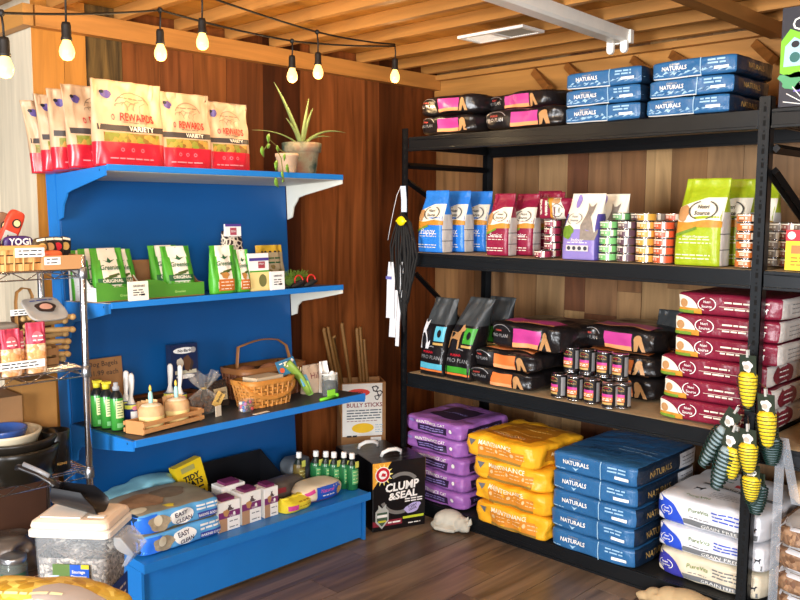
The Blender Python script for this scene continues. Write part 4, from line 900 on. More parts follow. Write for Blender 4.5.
# ---- top shelf : snack bags
K['treat'] = spots('treat_pieces', 'c08a3c', '8a4a20', 50, .5, c3='7a8a2c')
def rewards(w, h, seed, **kw):
    def zone(side, a, b): return K['red'] if b < .27 else (K['treat'] if b < .40 and side == 0 else (mat('c6a480', .4, bump=.7, sc=10)))
    s = Bag(w, .072, h, zone, n0=3.2, n1=2.4, shoulder=.35, crimp=.93, seed=seed, lump=.010, topw=1.0, foot=.8, **kw); f = s.front; k = w/.24; q = h/.31; br = mat('8a7458', .6)
    f.band(-.112*k, .112*k, lambda u: h*(.405+.25*u*u/.012*.02), lambda u: h*(.475+.25*u*u/.012*.02), K['char'], 1, 16)
    f.text('VARIETY', .03*k, h*.442, .085*k, K['creamw'], lay=3, bold=.02); f.text('REWARDS', .02*k, h*.575, .12*k, mat('c8281c'), h=.03*q, lay=3, bold=.02); f.lines(-.03*k, h*.515, .05*k, h*.515, 1, br, .004, 2, seed)
    f.ell(-.058*k, h*.57, .006, .012*q, K['red'], 2, 10, 0, 2*PI, .6)
    for i in range(5): f.ell(-.03*k+i*.02*k, h*(.68+.02*(i % 2)), .018*k, .022*q, br, 2, 14, .2, 2.9, .88, rot=i*.3, wob=.1)
    f.ell(.012*k, h*.70, .062*k, .055*q, br, 2, 16, .3, PI-.3, .95); f.lines(-.04*k, h*.80, .06*k, h*.80, 1, br, .004, 2, seed)
    f.ell(-.075*k, h*.83, .018*k, .016, mat('5a4a86'), 2, 14, wob=.08); f.ell(-.088*k, h*.855, .008, .007, K['ink'], 3, 10)
    f.lines(-.08*k, h*.09, .07*k, h*.09, 1, mat('e88a90'), .005, 2, seed)
    for i in range(3): f.ell(-.04*k+i*.035*k, h*.19, .008, .008, mat('e06a78'), 2, 10, 0, 2*PI, .55)
    return s
rw = [(-3.075, 1.642, .03, .30, .328, 'largest snack bag at the front with REWARDS lettering', {}), (-3.085, 1.895, -.05, .238, .312, 'second front snack bag with REWARDS lettering, middle one', {}), (-3.09, 2.105, -.03, .215, .295, 'rightmost front snack bag with REWARDS lettering', {}),
      (-3.185, 1.575, -.02, .25, .318, 'snack bag just behind the left edge of the largest one', dict(shx=-.02)), (-3.275, 1.545, -.10, .235, .315, 'tall snack bag behind, turned left with creased cream top', dict(shx=-.01)),
      (-3.36, 1.53, -.15, .21, .305, 'second snack bag from the left end, leaning outward', dict(shx=-.02)), (-3.20, 1.99, .0, .23, .30, 'snack bag behind the two right-hand front ones', {}), (-3.21, 2.15, .0, .21, .26, 'rear snack bag peeking out beside the aloe pot', {}),
      (-3.32, 1.80, 0, .24, .29, 'rear snack bag hidden behind the largest one', {})]
for i, (x, y, r, w, h, lb, kw) in enumerate(rw):
    s = rewards(w, h, 300+i, **kw); PUT(s.mb, 'snack_bag', onshelf(0, x, y, r), 'cream and red '+lb, 'dog treats', 'cream and red snack bags on the blue top shelf')
s = rewards(.20, .29, 312, shx=-.03); PUT(s.mb, 'snack_bag', onshelf(0, -3.44, 1.515, -.2), 'cream and red snack bag at the far left end, leaning out over the edge', 'dog treats', 'cream and red snack bags on the blue top shelf')
# aloe
P0 = onshelf(0, -3.11, 2.53).to_translation()
t = thing('potted_aloe', 'aloe plant in a weathered mossy terracotta pot on the top shelf', 'potted plant', P0)
tc = bpy.data.materials.new('mossy_terracotta'); tc.use_nodes = True; nt = tc.node_tree; b = nt.nodes['Principled BSDF']; b.inputs['Roughness'].default_value = .9
n1 = nt.nodes.new('ShaderNodeTexNoise'); n1.inputs['Scale'].default_value = 9; n1.inputs['Detail'].default_value = 8; tcn = nt.nodes.new('ShaderNodeTexCoord'); nt.links.new(tcn.outputs['Object'], n1.inputs['Vector'])
cr = nt.nodes.new('ShaderNodeValToRGB'); e = cr.color_ramp.elements; e[0].position = .36; e[0].color = (*lin('2c4438'), 1); e[1].position = .62; e[1].color = (*lin('8a5f48'), 1); x = e.new(.48); x.color = (*lin('8f8468'), 1)
nt.links.new(n1.outputs['Fac'], cr.inputs[0]); nt.links.new(cr.outputs[0], b.inputs['Base Color'])
mb = MB(); mb.lathe([(.062, 0), (.066, .01), (.079, .105), (.081, .108), (.090, .110), (.093, .15), (.088, .152), (.083, .15), (.08, .125), (.001, .125)], tc, 28, caps=False); mb.build('pot', t)
mb = MB(); mb.lathe([(.001, .132), (.06, .133), (.081, .130)], mat('3a2a1c', .95, bump=.6, sc=40), 20, caps=False); mb.build('soil', t)
alm = mat('75844e', .45, var=.2, sc=18); base = Vector((0, 0, .13))
tips = [((274, 82), .010, .4), ((309, 98), .009, .1), ((313, 108), .008, .2), ((346, 133), .009, 1.0), ((331, 137), .005, .4), ((286, 118), .007, .1), ((252, 130), .004, .5)]
for (px, py), r, bend in tips:
    tip = at(px, py, 0, -3.09)-P0; d = tip-base; m1 = base+d*.35+Vector((0, 0, .03+.05*bend)); P = []
    for k in range(11):
        s_ = k/10; P.append(base*(1-s_)**2+m1*2*s_*(1-s_)+tip*s_*s_)
    mb = MB(); mb.tube(P, lambda s_, r=r: r*1.7*(1-s_)**.7+.0008, alm, 8, flat=.55); mb.build('leaf', t)
# pothos
P1 = onshelf(0, -3.05, 2.395).to_translation()
t = thing('trailing_pothos', 'trailing plant with heart-shaped green leaves hanging over the shelf edge', 'potted plant', P1)
mb = MB(); mb.lathe([(.034, 0), (.04, .002), (.05, .075), (.053, .077), (.053, .09), (.048, .09), (.045, .07), (.001, .07)], mat('c9a98a', .7), 20, caps=False); mb.build('pot', t)
vm = mat('6a6a2c', .6); lm = mat('6f9a34', .4, var=.35, sc=14)
vine = [Vector((0, 0, .09)), at(276, 148, 0, -2.98)-P1, at(281, 158, 0, -2.965)-P1, at(283, 172, 0, -2.96)-P1, at(284, 182, 0, -2.96)-P1]
mb = MB(); mb.tube(vine, .0022, vm, 6); mb.tube([Vector((0, 0, .08)), at(270, 140, 0, -3.0)-P1, at(264, 150, 0, -2.98)-P1], .002, vm, 6); mb.build('vine', t, weld=False)
def leaf(c, s_, ang, tilt=0):
    mb = MB(); pts = [(0, .5), (.28, .28), (.36, 0), (.24, -.3), (0, -.62), (-.24, -.3), (-.36, 0), (-.28, .28)]
    R = Matrix.Rotation(PI/2+tilt, 3, 'Z') @ Matrix.Rotation(ang, 3, 'Y'); vs = [R @ Vector((p[0]*s_, .12*s_*abs(p[0])*2, p[1]*s_))+c for p in pts]; vs.append(R @ Vector((0, -.06*s_, 0))+c)
    n = len(vs); vs2 = [v+R @ Vector((0, .0012, 0)) for v in vs]; fs = [(8, i, (i+1) % 8) for i in range(8)]+[(17, 9+(i+1) % 8, 9+i) for i in range(8)]+[(i, 9+i, 9+(i+1) % 8, (i+1) % 8) for i in range(8)]
    mb.add(vs+vs2, fs, lm, True); mb.build('leaf', t)
for (px, py), s_, a in (((269, 138), .04, .2), ((263, 151), .045, -.3), ((269, 146), .03, 1), ((278, 148), .03, -.9), ((285, 157), .032, .3), ((277, 165), .046, .3), ((288, 168), .04, -.4), ((283, 174), .034, .1), ((277, 182), .048, -.6), ((283, 181), .016, .4)): leaf(at(px, py, 0, -2.962)-P1, s_, a, .4)
# ---- second shelf
K['gr'] = mat('4aa02c', .38); K['dkg'] = mat('1f5a34', .45); K['kraft'] = mat('a8825a', .7)
def green_bag(w, h, seed, low=None, **kw):
    def zone(side, a, b):
        if side == 0:
            hw = .36-.10*abs(math.sin((b-.1)*PI*1.2)); return K['creamw'] if abs(a-.5) < hw and b > .1 else K['gr']
        return K['gr'] if side != 2 else K['creamw']
    s = Bag(w, .06, h, zone, n0=3.5, n1=2.4, shoulder=.3, crimp=.92, seed=seed, lump=.005, topw=1.0, foot=.8, **kw); f = s.front; k = w/.13
    f.text('Greenies', 0, h*.63, .08*k, K['dkg'], h=.02, lay=3, bold=.02, shear=.15); f.poly([(0, h*.71), (.024*k, h*.78), (.006*k, h*.76), (-.004*k, h*.82), (-.01*k, h*.75), (-.026*k, h*.77)], K['dkg'], 2)
    f.ell(0, h*.97, .002, .002, K['ink'], 2, 8)
    for i in range(2): f.rect(-.03*k+i*.015, h*(.42+.035*i), .02*k+i*.01, h*(.46+.035*i), mat('4a5a26'), 2+i, rot=.2)
    if low == 'orange': f.ell(-.005, h*.38, .02*k, .014, mat('b07a3a'), 3, wob=.1); f.rect(-.04*k, h*.06, .04*k, h*.30, mat('c06a2c'), 2); f.lines(-.03*k, h*.1, .03*k, h*.24, 3, K['creamw'], .003, 3, seed)
    else: f.rect(-.055*k, h*.30, .055*k, h*.42, K['dkg'], 2); f.text('ORIGINAL', 0, h*.37, .08*k, K['creamw'], lay=3); f.lines(-.04*k, h*.265, .04*k, h*.265, 1, K['gr'], .004, 3, seed); f.rect(-.02*k, h*.14, .05*k, h*.22, mat('d0703a') if low != 'dark' else mat('2c2a34'), 3)
    return s
def tray(y0, y1, x0, x1, h, hb, label):
    """open display carton, low at the front, high at the back"""
    mw = onshelf(1, x1, (y0+y1)/2); t = thing('display_carton', label, 'box', group='green display cartons on the second shelf', mw=mw); W = (y1-y0)/2; D = x1-x0; gm = mat('4c8c2c', .5)
    mb = MB(); mb.box((-W, 0, 0), (W, D, .003), CARD); mb.box((-W, 0, .003), (W, .003, h), gm); mb.box((-W, D-.003, .003), (W, D, hb), CARD); F = flat(mb, (0, 0, 0), (1, 0, 0), (0, 0, 1)); F.text('Greenies', .02, h*.4, .05, mat('a8d070'), lay=1, shear=.15); F.ell(-W+.0, h, W*.7, h*.4, gm, 1, 8, 0, PI/2)
    mb.build('carton_body', t)
    for s_, m in ((-1, mat('e8e8e4', .5)), (1, gm)):
        x = s_*W; mb = MB(); pl = [(.003, .003), (D-.003, .003), (D-.003, hb), (D*.72, hb), (D*.18, h*1.05), (.003, h)]
        a, b = sorted((x, x-s_*.003)); vs = [(a, p[0], p[1]) for p in pl]+[(b, p[0], p[1]) for p in pl]; n = 6
        mb.add(vs, [tuple(range(n)), tuple(range(2*n-1, n-1, -1))]+[(i, n+i, n+(i+1) % n, (i+1) % n) for i in range(n)], [CARD if s_ > 0 else m]*8)
        if s_ < 0: F = flat(mb, (x, .06, .04), (0, -1, 0), (0, 0, 1)); F.lines(-.1, 0, .04, .02, 3, K['gussw'], .003, 1, 2)
        mb.build('side_flap', t)
    return t
tray(1.50, 1.70, -3.29, -3.055, .055, .155, 'green and white open display carton at the left end, full of green bags')
tray(1.705, 1.975, -3.30, -3.055, .055, .155, 'half empty green display carton with brown inside, right of the first')
gb = [(-3.11, 1.585, 0, .135, .205, '', 'front green and white chew bag in the left display carton'), (-3.165, 1.66, .05, .13, .20, '', 'green and white chew bag right rear in the left display carton'), (-3.185, 1.57, -.15, .13, .205, '', 'green and white chew bag third back in the left display carton'),
      (-3.245, 1.56, -.2, .13, .2, '', 'rearmost green and white chew bag in the left display carton'), (-3.10, 1.885, .0, .135, .205, 'dark', 'front green and white chew bag in the half empty carton'), (-3.165, 1.865, .0, .135, .21, '', 'green and white chew bag behind, in the half empty carton')]
for i, (x, y, r, w, h, lw, lb) in enumerate(gb): s = green_bag(w, h, 330+i, lw, lean=.03); PUT(s.mb, 'chew_bag', onshelf(1, x, y, r, .0035), lb, 'dog treats', 'green chew bags on the second shelf')
for i, (x, y, w, h, lb) in enumerate(((-3.04, 2.058, .125, .205, 'taller narrow green and orange treat bag standing on the second shelf'), (-3.045, 2.158, .075, .185, 'smaller narrow green and orange treat bag right of the taller one'), (-3.35, 1.99, .13, .21, 'green edged brown treat bag standing at the back, beside the cartons'))): s = green_bag(w, h, 340+i, 'orange'); PUT(s.mb, 'treat_bag', onshelf(1, x, y), lb, 'dog treats')
def cardbox(w, d, h, base, deco=None, m_side=None):
    mb = MB(); mb.box((-w/2, -d/2, 0), (w/2, d/2, h), base)
    if deco: deco(flat(mb, (0, -d/2, 0), (1, 0, 0), (0, 0, 1)), w, h, mb)
    return mb
def pricecard(F, w, h, mb): F.text('GREENIES', 0, h*.76, w*.62, K['ink'], lay=2); F.lines(-w*.3, h*.3, w*.25, h*.55, 3, K['ink'], .004, 1, 4); F.rect(w*.1, h*.25, w*.3, h*.35, K['ink'], 1)
PUT(cardbox(.082, .012, .075, K['creamw'], pricecard), 'price_card', onshelf(1, -3.005, 1.645), 'white price card in front of the left green carton', 'sign', 'price cards on the second shelf')
PUT(cardbox(.075, .012, .082, K['white'], pricecard), 'price_card', onshelf(1, -3.005, 2.32), 'white price card near the right end of the second shelf', 'sign', 'price cards on the second shelf')
def d1(F, w, h, mb):
    F.rect(-w/2, h*.80, w/2, h*.88, mat('4a3a8a'), 1); F.rect(-w/2, 0, w/2, h*.50, mat('e8d28a'), 1); F.rect(-w/2, h*.50, w/2, h*.54, K['gr'], 2); F.rect(-w*.05, h*.60, w*.3, h*.78, mat('a04048'), 1); F.text('STELLA', .012, h*.72, w*.28, K['white'], lay=2); F.ell(w*.15, h*.27, w*.2, .028, mat('6a6a3a'), 2)
PUT(cardbox(.105, .05, .165, K['white'], d1), 'treat_box', onshelf(1, -3.05, 2.24), 'white and pale yellow treat box with purple stripe', 'dog treats')
giraffe = bpy.data.materials.new('giraffe_print'); giraffe.use_nodes = True; nt = giraffe.node_tree; v = nt.nodes.new('ShaderNodeTexVoronoi'); v.feature = 'DISTANCE_TO_EDGE'; v.inputs['Scale'].default_value = 42; tcn = nt.nodes.new('ShaderNodeTexCoord'); nt.links.new(tcn.outputs['Object'], v.inputs['Vector'])
cr = nt.nodes.new('ShaderNodeValToRGB'); e = cr.color_ramp.elements; e[0].position = .10; e[0].color = (*lin('d8c8b0'), 1); e[1].position = .14; e[1].color = (*lin('2c1a18'), 1); nt.links.new(v.outputs['Distance'], cr.inputs[0]); nt.links.new(cr.outputs[0], nt.nodes['Principled BSDF'].inputs['Base Color'])
mw = onshelf(1, -3.22, 2.235)
t = thing('plush_toy_pack', 'giraffe patterned soft toy with a white header card, back of second shelf', 'pet toy', mw=mw)
mb = MB(); s = Bag(.11, .06, .27, lambda *a: giraffe, n0=3, n1=2.6, shoulder=.8, crimp=.98, seed=5); s.mb.build('soft_toy', t)
mb = cardbox(.085, .01, .055, K['white'], lambda F, w, h, mb: (F.rect(-w/2, h*.8, w/2, h, mat('5a3a8a'), 1), F.rect(-w*.2, h*.1, w*.2, h*.7, mat('b04a5a'), 1), F.text('ZOO', 0, h*.4, w*.3, K['white'], lay=2))); o = mb.build('header_card', t, (-.012, -.03, .245))
s = Bag(.16, .07, .20, lambda side, a, b: (mat('c8a02c', .5) if b > .82 else mat('a89878', .6)), n0=3, seed=361, shoulder=.3, lump=.008); f = s.front
for k in range(5): f.ell(-.05+k*.025, .17, .007, .004, K['ink'], 2, 8); f.ell(-.04+.02*k, .06+.02*(k % 3), .012, .01, mat('7a6a3a'), 2, wob=.1)
f.lines(-.05, .12, .05, .14, 2, K['dkg'], .006, 2, 3)
PUT(s.mb, 'treat_bag', onshelf(1, -3.13, 2.375), 'speckled beige treat bag with yellow top behind the price card', 'dog treats')
# fuzzy toys
t = thing('feather_toy', 'dark cat toy with red loops and green fluff at the shelf end', 'pet toy', mw=onshelf(1, -3.05, 2.49))
mb = MB(); nn = random.Random(4)
for k in range(160):
    a = nn.uniform(0, PI); l = nn.uniform(.03, .06); c = Vector((nn.uniform(-.06, .04), .03+nn.uniform(-.02, .02), .045)); mb.tube([c, c+Vector((math.cos(a)*l, nn.uniform(-.02, .01), abs(math.sin(a))*l*.7))], .0012, mat('6f8f2c', .7), 3, caps=False)
mb.blob((-.01, .03, .03), (.06, .025, .03), mat('4f6a24', .9), 14, 8); mb.build('fluff', t, weld=False)
for x in (-.02, .055):
    mb = MB(); mb.blob((x, -.005, .017), (.045, .018, .014), mat('1c1a18', .7), 14, 8, R3('Y', -.3)); mb.build('body', t, weld=False)
    mb = MB(); mb.tube([(x-.02, -.01, .02)]+[(x+.024*math.cos(a), -.012, .032+.024*math.sin(a)) for a in [PI-k*PI/8 for k in range(9)]]+[(x+.02, -.01, .015)], .0035, mat('d8302c', .4), 6); mb.build('red_loop', t, weld=False)
PUT(cardbox(.1, .03, .03, mat('6a5a44')), 'treat_box', onshelf(1, -3.12, 2.50), 'low brown box under the fluffy cat toy', 'box')

# ---- third shelf
grn = mat('3f9a3c', .25, spec=.7, var=.1)
def spray(pump, label, x, y):
    t = thing('spray_bottle', label, 'bottle', group='green spray bottles on the third shelf', mw=onshelf(2, x, y))
    mb = MB(); dk = mat('14181a', .3); r = .0255
    mb.lathe([(r-.003, 0), (r, .003), (r, .128), (r-.003, .138), (.014, .152), (.012, .158)], [dk, grn, dk, dk, dk], 22)
    F = Face(mb, lambda u, v, off: Vector(((r+off)*math.sin(u/r), -(r+off)*math.cos(u/r), v))); F.rect(-.016, .05, .016, .118, mat('dfe6a8', .4), 1, 6, 1); F.lines(-.012, .06, .012, .11, 6, K['dkg'], .003, 2, 3); F.rect(-.014, .012, .014, .03, mat('7ac47c'), 1, 4, 1); mb.build('bottle_body', t)
    mb = MB()
    if pump: mb.lathe([(.013, .158), (.014, .172), (.009, .176), (.009, .188), (.006, .19)], mat('b8bcc0', .25, alpha=.7), 16)
    else: mb.lathe([(.014, .158), (.015, .176), (.013, .178)], mat('e8d83a', .4), 16); mb.box((-.013, -.02, .178), (.013, .012, .188), mat('e8d83a', .4))
    mb.build('cap', t); return t
spray(False, 'green bottle with yellow cap, leftmost of the three', -3.205, 1.543); spray(False, 'green bottle with yellow cap, middle of the three', -3.14, 1.55); spray(True, 'green spray bottle with clear pump, right of the three', -3.07, 1.557)
wpl = mat('e6e4de', .35)
def roller(x, y, rz, label, tilt=0, full=True):
    t = thing('lint_roller', label, 'lint roller', group='white handled lint rollers', mw=onshelf(2, x, y, rz))
    mb = MB(); nv = mat('1c2f6a', .35); mb.lathe([(.028, 0), (.0285, .07), (.0285, .072), (.0285, .088), (.028, .09)], [nv, nv, mat('d8d84a', .4), nv], 20)
    F = Face(mb, lambda u, v, off: Vector(((.0285+off)*math.sin(u/.0285), -(.0285+off)*math.cos(u/.0285), v))); F.rect(-.018, .03, .018, .062, K['white'], 1, 6, 1); F.ell(0, .075, .012, .009, mat('e08a9a'), 1); mb.build('roll', t)
    mb = MB(); mb.tube([(0, 0, .09), (0, 0, .10), (0, 0, .12), (.004, 0, .15), (.006, 0, .185), (.006, 0, .205), (.006, 0, .213)], lambda s_: (.024, .016, .0095, .0125, .0145, .013, .006)[min(6, int(s_*6+.5))], wpl, 14, flat=.7)
    mb.blob((.006, -.0095, .198), (.003, .002, .005), K['ink'], 8, 6); mb.build('handle', t)
    return t
roller(-3.18, 1.655, .3, 'lint roller with white handle, leftmost beside the spray bottle'); roller(-3.095, 1.632, .0, 'lint roller with white handle, second from the left')
roller(-3.13, 1.875, -.1, 'lint roller behind the right candle cake, tall white handle'); roller(-3.20, 1.87, .2, 'lint roller at the very back, handle leaning left')
# wooden crate with cakes
t = thing('wooden_crate', 'small slatted wooden crate on the front edge of the third shelf', 'crate', mw=onshelf(2, -2.966, 1.705, .2))
cw = mat('c08a54', .7, var=.2, sc=20); W, D = .148, .05
for s_ in (-1, 1):
    mb = MB(); mb.box((s_*W-.006, -D, 0), (s_*W+.006, D, .052), cw); mb.build('end_board', t, bev=.002)
    for z in (.006, .032):
        mb = MB(); mb.box((-W-.008, s_*(D+.0055)-.004, z), (W+.008, s_*(D+.0055)+.004, z+.016), cw); mb.build('slat', t, bev=.001)
mb = MB(); mb.box((-W+.007, -D, .003), (W-.007, D, .008), cw); mb.build('bottom_board', t)
for y, lb in ((1.64, 'left'), (1.768, 'right')):
    t = thing('candle_cake', 'dog cake with a pale blue candle, %s one in the wooden crate' % lb, 'cake', group='candle cakes in the crate', mw=onshelf(2, -2.953-.2*(y-1.64), y, 0, .009))
    mb = MB(); ck = mat('cfa878', .8, var=.2, sc=40, bump=.4); mb.lathe([(.042, 0), (.047, .02), (.05, .05), (.05, .075), (.042, .088), (.02, .094), (.001, .095)], [mat('e6cf8a', .6)]*2+[ck]*4, 20, caps=False); mb.build('cake_body', t)
    mb = MB(); mb.lathe([(.044, .078), (.038, .092), (.018, .098), (.001, .099)], mat('dcc6a8', .7, var=.12, sc=60, bump=.5), 18, caps=False); mb.build('frosting', t)
    mb = MB(); mb.lathe([(.0085, .096), (.0095, .12), (.008, .138), (.004, .145)], mat('9fd0cc', .4), 10); mb.build('candle', t)
    mb = MB(); mb.lathe([(.0035, .145), (.006, .152), (.005, .162), (.001, .17)], mat('e0c050', .5), 8); mb.build('flame_tip', t)
    mb = MB()
    for k in range(5): a = .6+k*.4; mb.add([(.047*math.cos(a), .047*math.sin(a), .03), (.049*math.cos(a+.4), .049*math.sin(a+.4), .03), (.056*math.cos(a+.4), .056*math.sin(a+.4), .105), (.056*math.cos(a), .056*math.sin(a), .10)], [(0, 1, 2, 3)], mat('d8b07c', .8))
    mb.build('paper_liner', t)
# cardboard handwritten sign
t = cardbox(.17, .006, .26, CARD, lambda F, w, h, mb: (F.text('Dog Bagels', .0, h*.9, .13, K['ink'], lay=1, bold=0), F.text('$1.99 each', .0, h*.76, .13, K['ink'], lay=1, bold=0), F.lines(-.07, h*.25, .07, h*.5, 3, K['ink'], .003, 1, 5)))
o = PUT(t, 'cardboard_sign', onshelf(2, -3.30, 1.625, 0, 0) @ Matrix.Rotation(-.05, 4, 'X'), 'handwritten brown cardboard sign leaning at the left of the third shelf', 'sign')
o = PUT(cardbox(.13, .08, .08, mat('2f7a52', .5)), 'display_carton', onshelf(2, -3.27, 1.60, .0), 'plain green carton behind the green spray bottles', 'box')
# navy toy card
def dn(F, w, h, mb):
    F.ell(0, h*.86, w*.42, h*.07, K['white'], 1); F.text('No-Bark', 0, h*.86, w*.5, K['ink'], lay=2); F.ell(w*.33, h*.86, .013, .013, K['silver'], 2); F.rect(-w*.38, h*.34, w*.42, h*.42, mat('c8c2a8'), 1); F.ell(0, h*.28, w*.35, .01, K['white'], 1)
    F.ell(-w*.18, h*.56, .016, .03, mat('c8bfae', .7), 2, wob=.1); F.ell(.01, h*.58, .018, .036, mat('5a3a24', .7), 3, wob=.1); F.ell(w*.2, h*.54, .014, .026, mat('3a2c24', .7), 2, wob=.1)
s = cardbox(.13, .045, .20, mat('17264a', .3), dn); PUT(s, 'treat_box', onshelf(2, -3.27, 1.975, -.05, .085), 'navy blue pack with pictured dogs and white title, at the back', 'dog treats')
# woven baskets
def basket(name, label, mw, W, D, H, m, flare=1.18, handle=None, rows=7, hz=0, full=None, hm=None, hflat=.3, hr=.013):
    t = thing(name, label, 'basket', mw=mw); rimw = hm or m
    mb = MB(); N = 28
    def P(a, z, off=0):
        f_ = 1+(flare-1)*z/H; n = 5; q = (math.cos(a), math.sin(a)); r = 1/(abs(q[0])**n+abs(q[1])**n)**(1/n); return Vector((q[0]*r*(W/2*f_+off), q[1]*r*(D/2*f_+off), z))
    for j in range(rows):
        z0, z1 = H*j/rows, H*(j+.86)/rows
        def G(u, v, z0=z0, z1=z1, j=j):
            a = 2*PI*u; k = .0022*(1 if math.sin(a*N/2+PI*(j % 2)) > 0 else -1); return P(a, z0+(z1-z0)*v, k)
        mb.grid(G, N*3, 1, m, smooth=False)
    for i in range(N):
        a = 2*PI*(i+.5)/N; p0 = P(a, 0, .0005); p1 = P(a, H*.98, .0005); mb.tube([p0, p1], .0035, m, 4, smooth=False)
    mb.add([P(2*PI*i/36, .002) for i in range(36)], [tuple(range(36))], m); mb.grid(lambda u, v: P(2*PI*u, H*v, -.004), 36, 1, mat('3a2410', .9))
    mb.build('weave', t, weld=False)
    mb = MB(); mb.grid(lambda u, v: P(2*PI*u, H*.86+H*.18*v, .005), 48, 1, rimw); mb.grid(lambda u, v: P(2*PI*u, H*1.04, .005-.01*v), 48, 1, rimw); mb.grid(lambda u, v: P(2*PI*u, H*.86+H*.18*v, -.005), 48, 1, rimw); mb.build('rim', t)
    if handle: mb = MB(); mb.tube(handle, hr, rimw, 8, flat=hflat); mb.build('handle', t, weld=False)
    return t
wk = mat('c08038', .5, var=.25, sc=30); wkd = mat('6a3a1c', .5, var=.25, sc=30)
H = .115; hd_ = [(-.125+.0, .0, H)]+[(-.14*math.cos(a), -.05-.035*math.sin(a), H-.075*math.sin(a)) for a in [PI*k/12 for k in range(1, 12)]]+[(.125, .0, H)]
basket('woven_basket', 'light honey woven basket with a lowered handle at the shelf front', onshelf(2, -3.03, 2.235, .05), .215, .15, H, wk, 1.2, hd_, 8, hm=wk)
hb = [(-.15, 0, .12)]+[(-.155+.005*k, 0, .12+.12*k/3) for k in range(1, 4)]+[(-.12+.035*k, 0, .245+.018*math.sin(PI*k/7)) for k in range(1, 7)]+[(.14, 0, .22), (.155, 0, .17), (.16, 0, .12)]
basket('picnic_basket', 'large dark brown picnic basket with an upright arched handle at the back', onshelf(2, -3.23, 2.39, .0), .36, .22, .14, wkd, 1.05, [Vector(p)*1.0 for p in hb], 8, hm=mat('8a5a30', .45), hflat=.3)
basket('woven_basket', 'low dark brown woven basket behind the crate and cakes', onshelf(2, -3.24, 1.86, .0), .28, .16, .075, wkd, 1.1, None, 6)
PUT(cardbox(.15, .1, .03, mat('c8b494', .7)), 'treat_box', onshelf(2, -3.03, 2.235, .05, .098), 'pale card box lying inside the honey woven basket', 'box')
for i, (dx, dy, r, lb) in enumerate(((-3.19, 2.26, .3, 'left'), (-3.17, 2.38, -.4, 'middle'), (-3.20, 2.48, .2, 'right'))):
    mb = MB(); mb.blob((0, 0, .03), (.06, .035, .028), mat('7a4a2a', .8, var=.3, sc=30, bump=.4), 14, 8, R3('Y', .3*r)); PUT(mb, 'rawhide_chew', onshelf(2, dx, dy, r, .10), 'brown rawhide chew, %s one filling the dark picnic basket' % lb, 'dog treat', 'rawhide chews in the picnic basket')
# cellophane bag
cel = mat('cfc8bc', .12, alpha=.16, spec=.9, var=.3, sc=30)
t = thing('cellophane_treat_bag', 'clear cellophane bag of brown treats with gathered top and yellow tag', 'dog treats', mw=onshelf(2, -3.07, 1.955, 0))
mb = MB()
def Pc(u, v):
    a = 2*PI*u; z = .0+.17*v; r = (.055*min(1, .7+v*2) if v < .42 else (.055*(1-(v-.42)/.2)+.012*((v-.42)/.2) if v < .62 else .012+.055*((v-.62)/.38)**.8)); r *= 1+(.22 if v > .4 else .05)*math.sin(a*7+3*v)+.1*math.sin(a*12); return Vector((r*math.cos(a), r*.8*math.sin(a), z+.012*math.sin(a*5)*(v > .8)))
mb.grid(Pc, 84, 24, cel); mb.build('film', t)
for k in range(10):
    a = k*2.4; r = .02+.014*(k % 2); mb = MB(); mb.blob((r*math.cos(a), r*.8*math.sin(a), .016+.022*(k//4)), (.02, .014, .012), mat('5e3a22', .8, var=.3, sc=40), 10, 6, R3('Z', a)); mb.build('treat', t)
mb = MB(); mb.box((-.028, -.062, .035), (.012, -.060, .10), mat('d8b060', .6)); F = flat(mb, (-.008, -.0625, .07), (1, 0, 0), (0, 0, 1)); F.text('Barkery', 0, .01, .05, K['ink'], rot=PI/2, lay=1); o = mb.build('paper_tag', t); o.rotation_euler = (0, .6, 0)
mb = MB(); mb.lathe([(.0125, .104), (.014, .107), (.0125, .11)], mat('b89a5a', .6), 14, caps=False); mb.build('twist_tie', t)
t = thing('treat_jar', 'dark clear pack of treats with a cream label behind the cellophane bag', 'dog treats', mw=onshelf(2, -3.16, 2.07, .1))
s = Bag(.13, .07, .115, lambda *a: mat('3a2f28', .25, spec=.8), n0=4, seed=77, shoulder=.7, lump=.007); f = s.front; f.rect(-.038, .03, .04, .085, mat('cdbb94', .5), 2); f.text('Cookies', 0, .066, .06, K['ink'], lay=3, bold=0); f.lines(-.03, .04, .03, .05, 2, K['ink'], .003, 3, 1); s.mb.build('pouch', t)
# small gift basket of candies
t = thing('candy_pack', 'tiny clear pack of colourful pieces at the shelf edge before the basket', 'dog treats', mw=onshelf(2, -2.95, 2.085, .2))
cc = ['d04a7a', 'e8e0d0', '3a6ab0', 'c83a3a', '3a3a3a', 'b060a0']; nn = random.Random(8)
for k in range(20): mb = MB(); mb.blob((nn.uniform(-.026, .026), nn.uniform(-.016, .016), .008+.014*(k//7)), (.009, .008, .008), mat(cc[k % 6], .4), 8, 6); mb.build('piece', t)
mb = MB(); mb.grid(lambda u, v: Vector(((.036+.003*math.sin(u*50))*math.cos(2*PI*u), (.026)*math.sin(2*PI*u), .001+.05*v)), 30, 2, cel); mb.build('film', t)
mb = MB(); mb.box((-.04, -.01, 0), (.04, .01, .0012), K['creamw']); PUT(mb, 'price_label', onshelf(2, -2.865, 2.10, 0.1), 'small cream price label lying flat on the third shelf edge', 'label')
mb = MB(); mb.box((-.018, -.002, 0), (.018, 0, .045), mat('e0d4bc', .5)); PUT(mb, 'price_tag', onshelf(2, -2.96, 1.95, .3), 'small cream tag standing before the cellophane bag', 'tag')
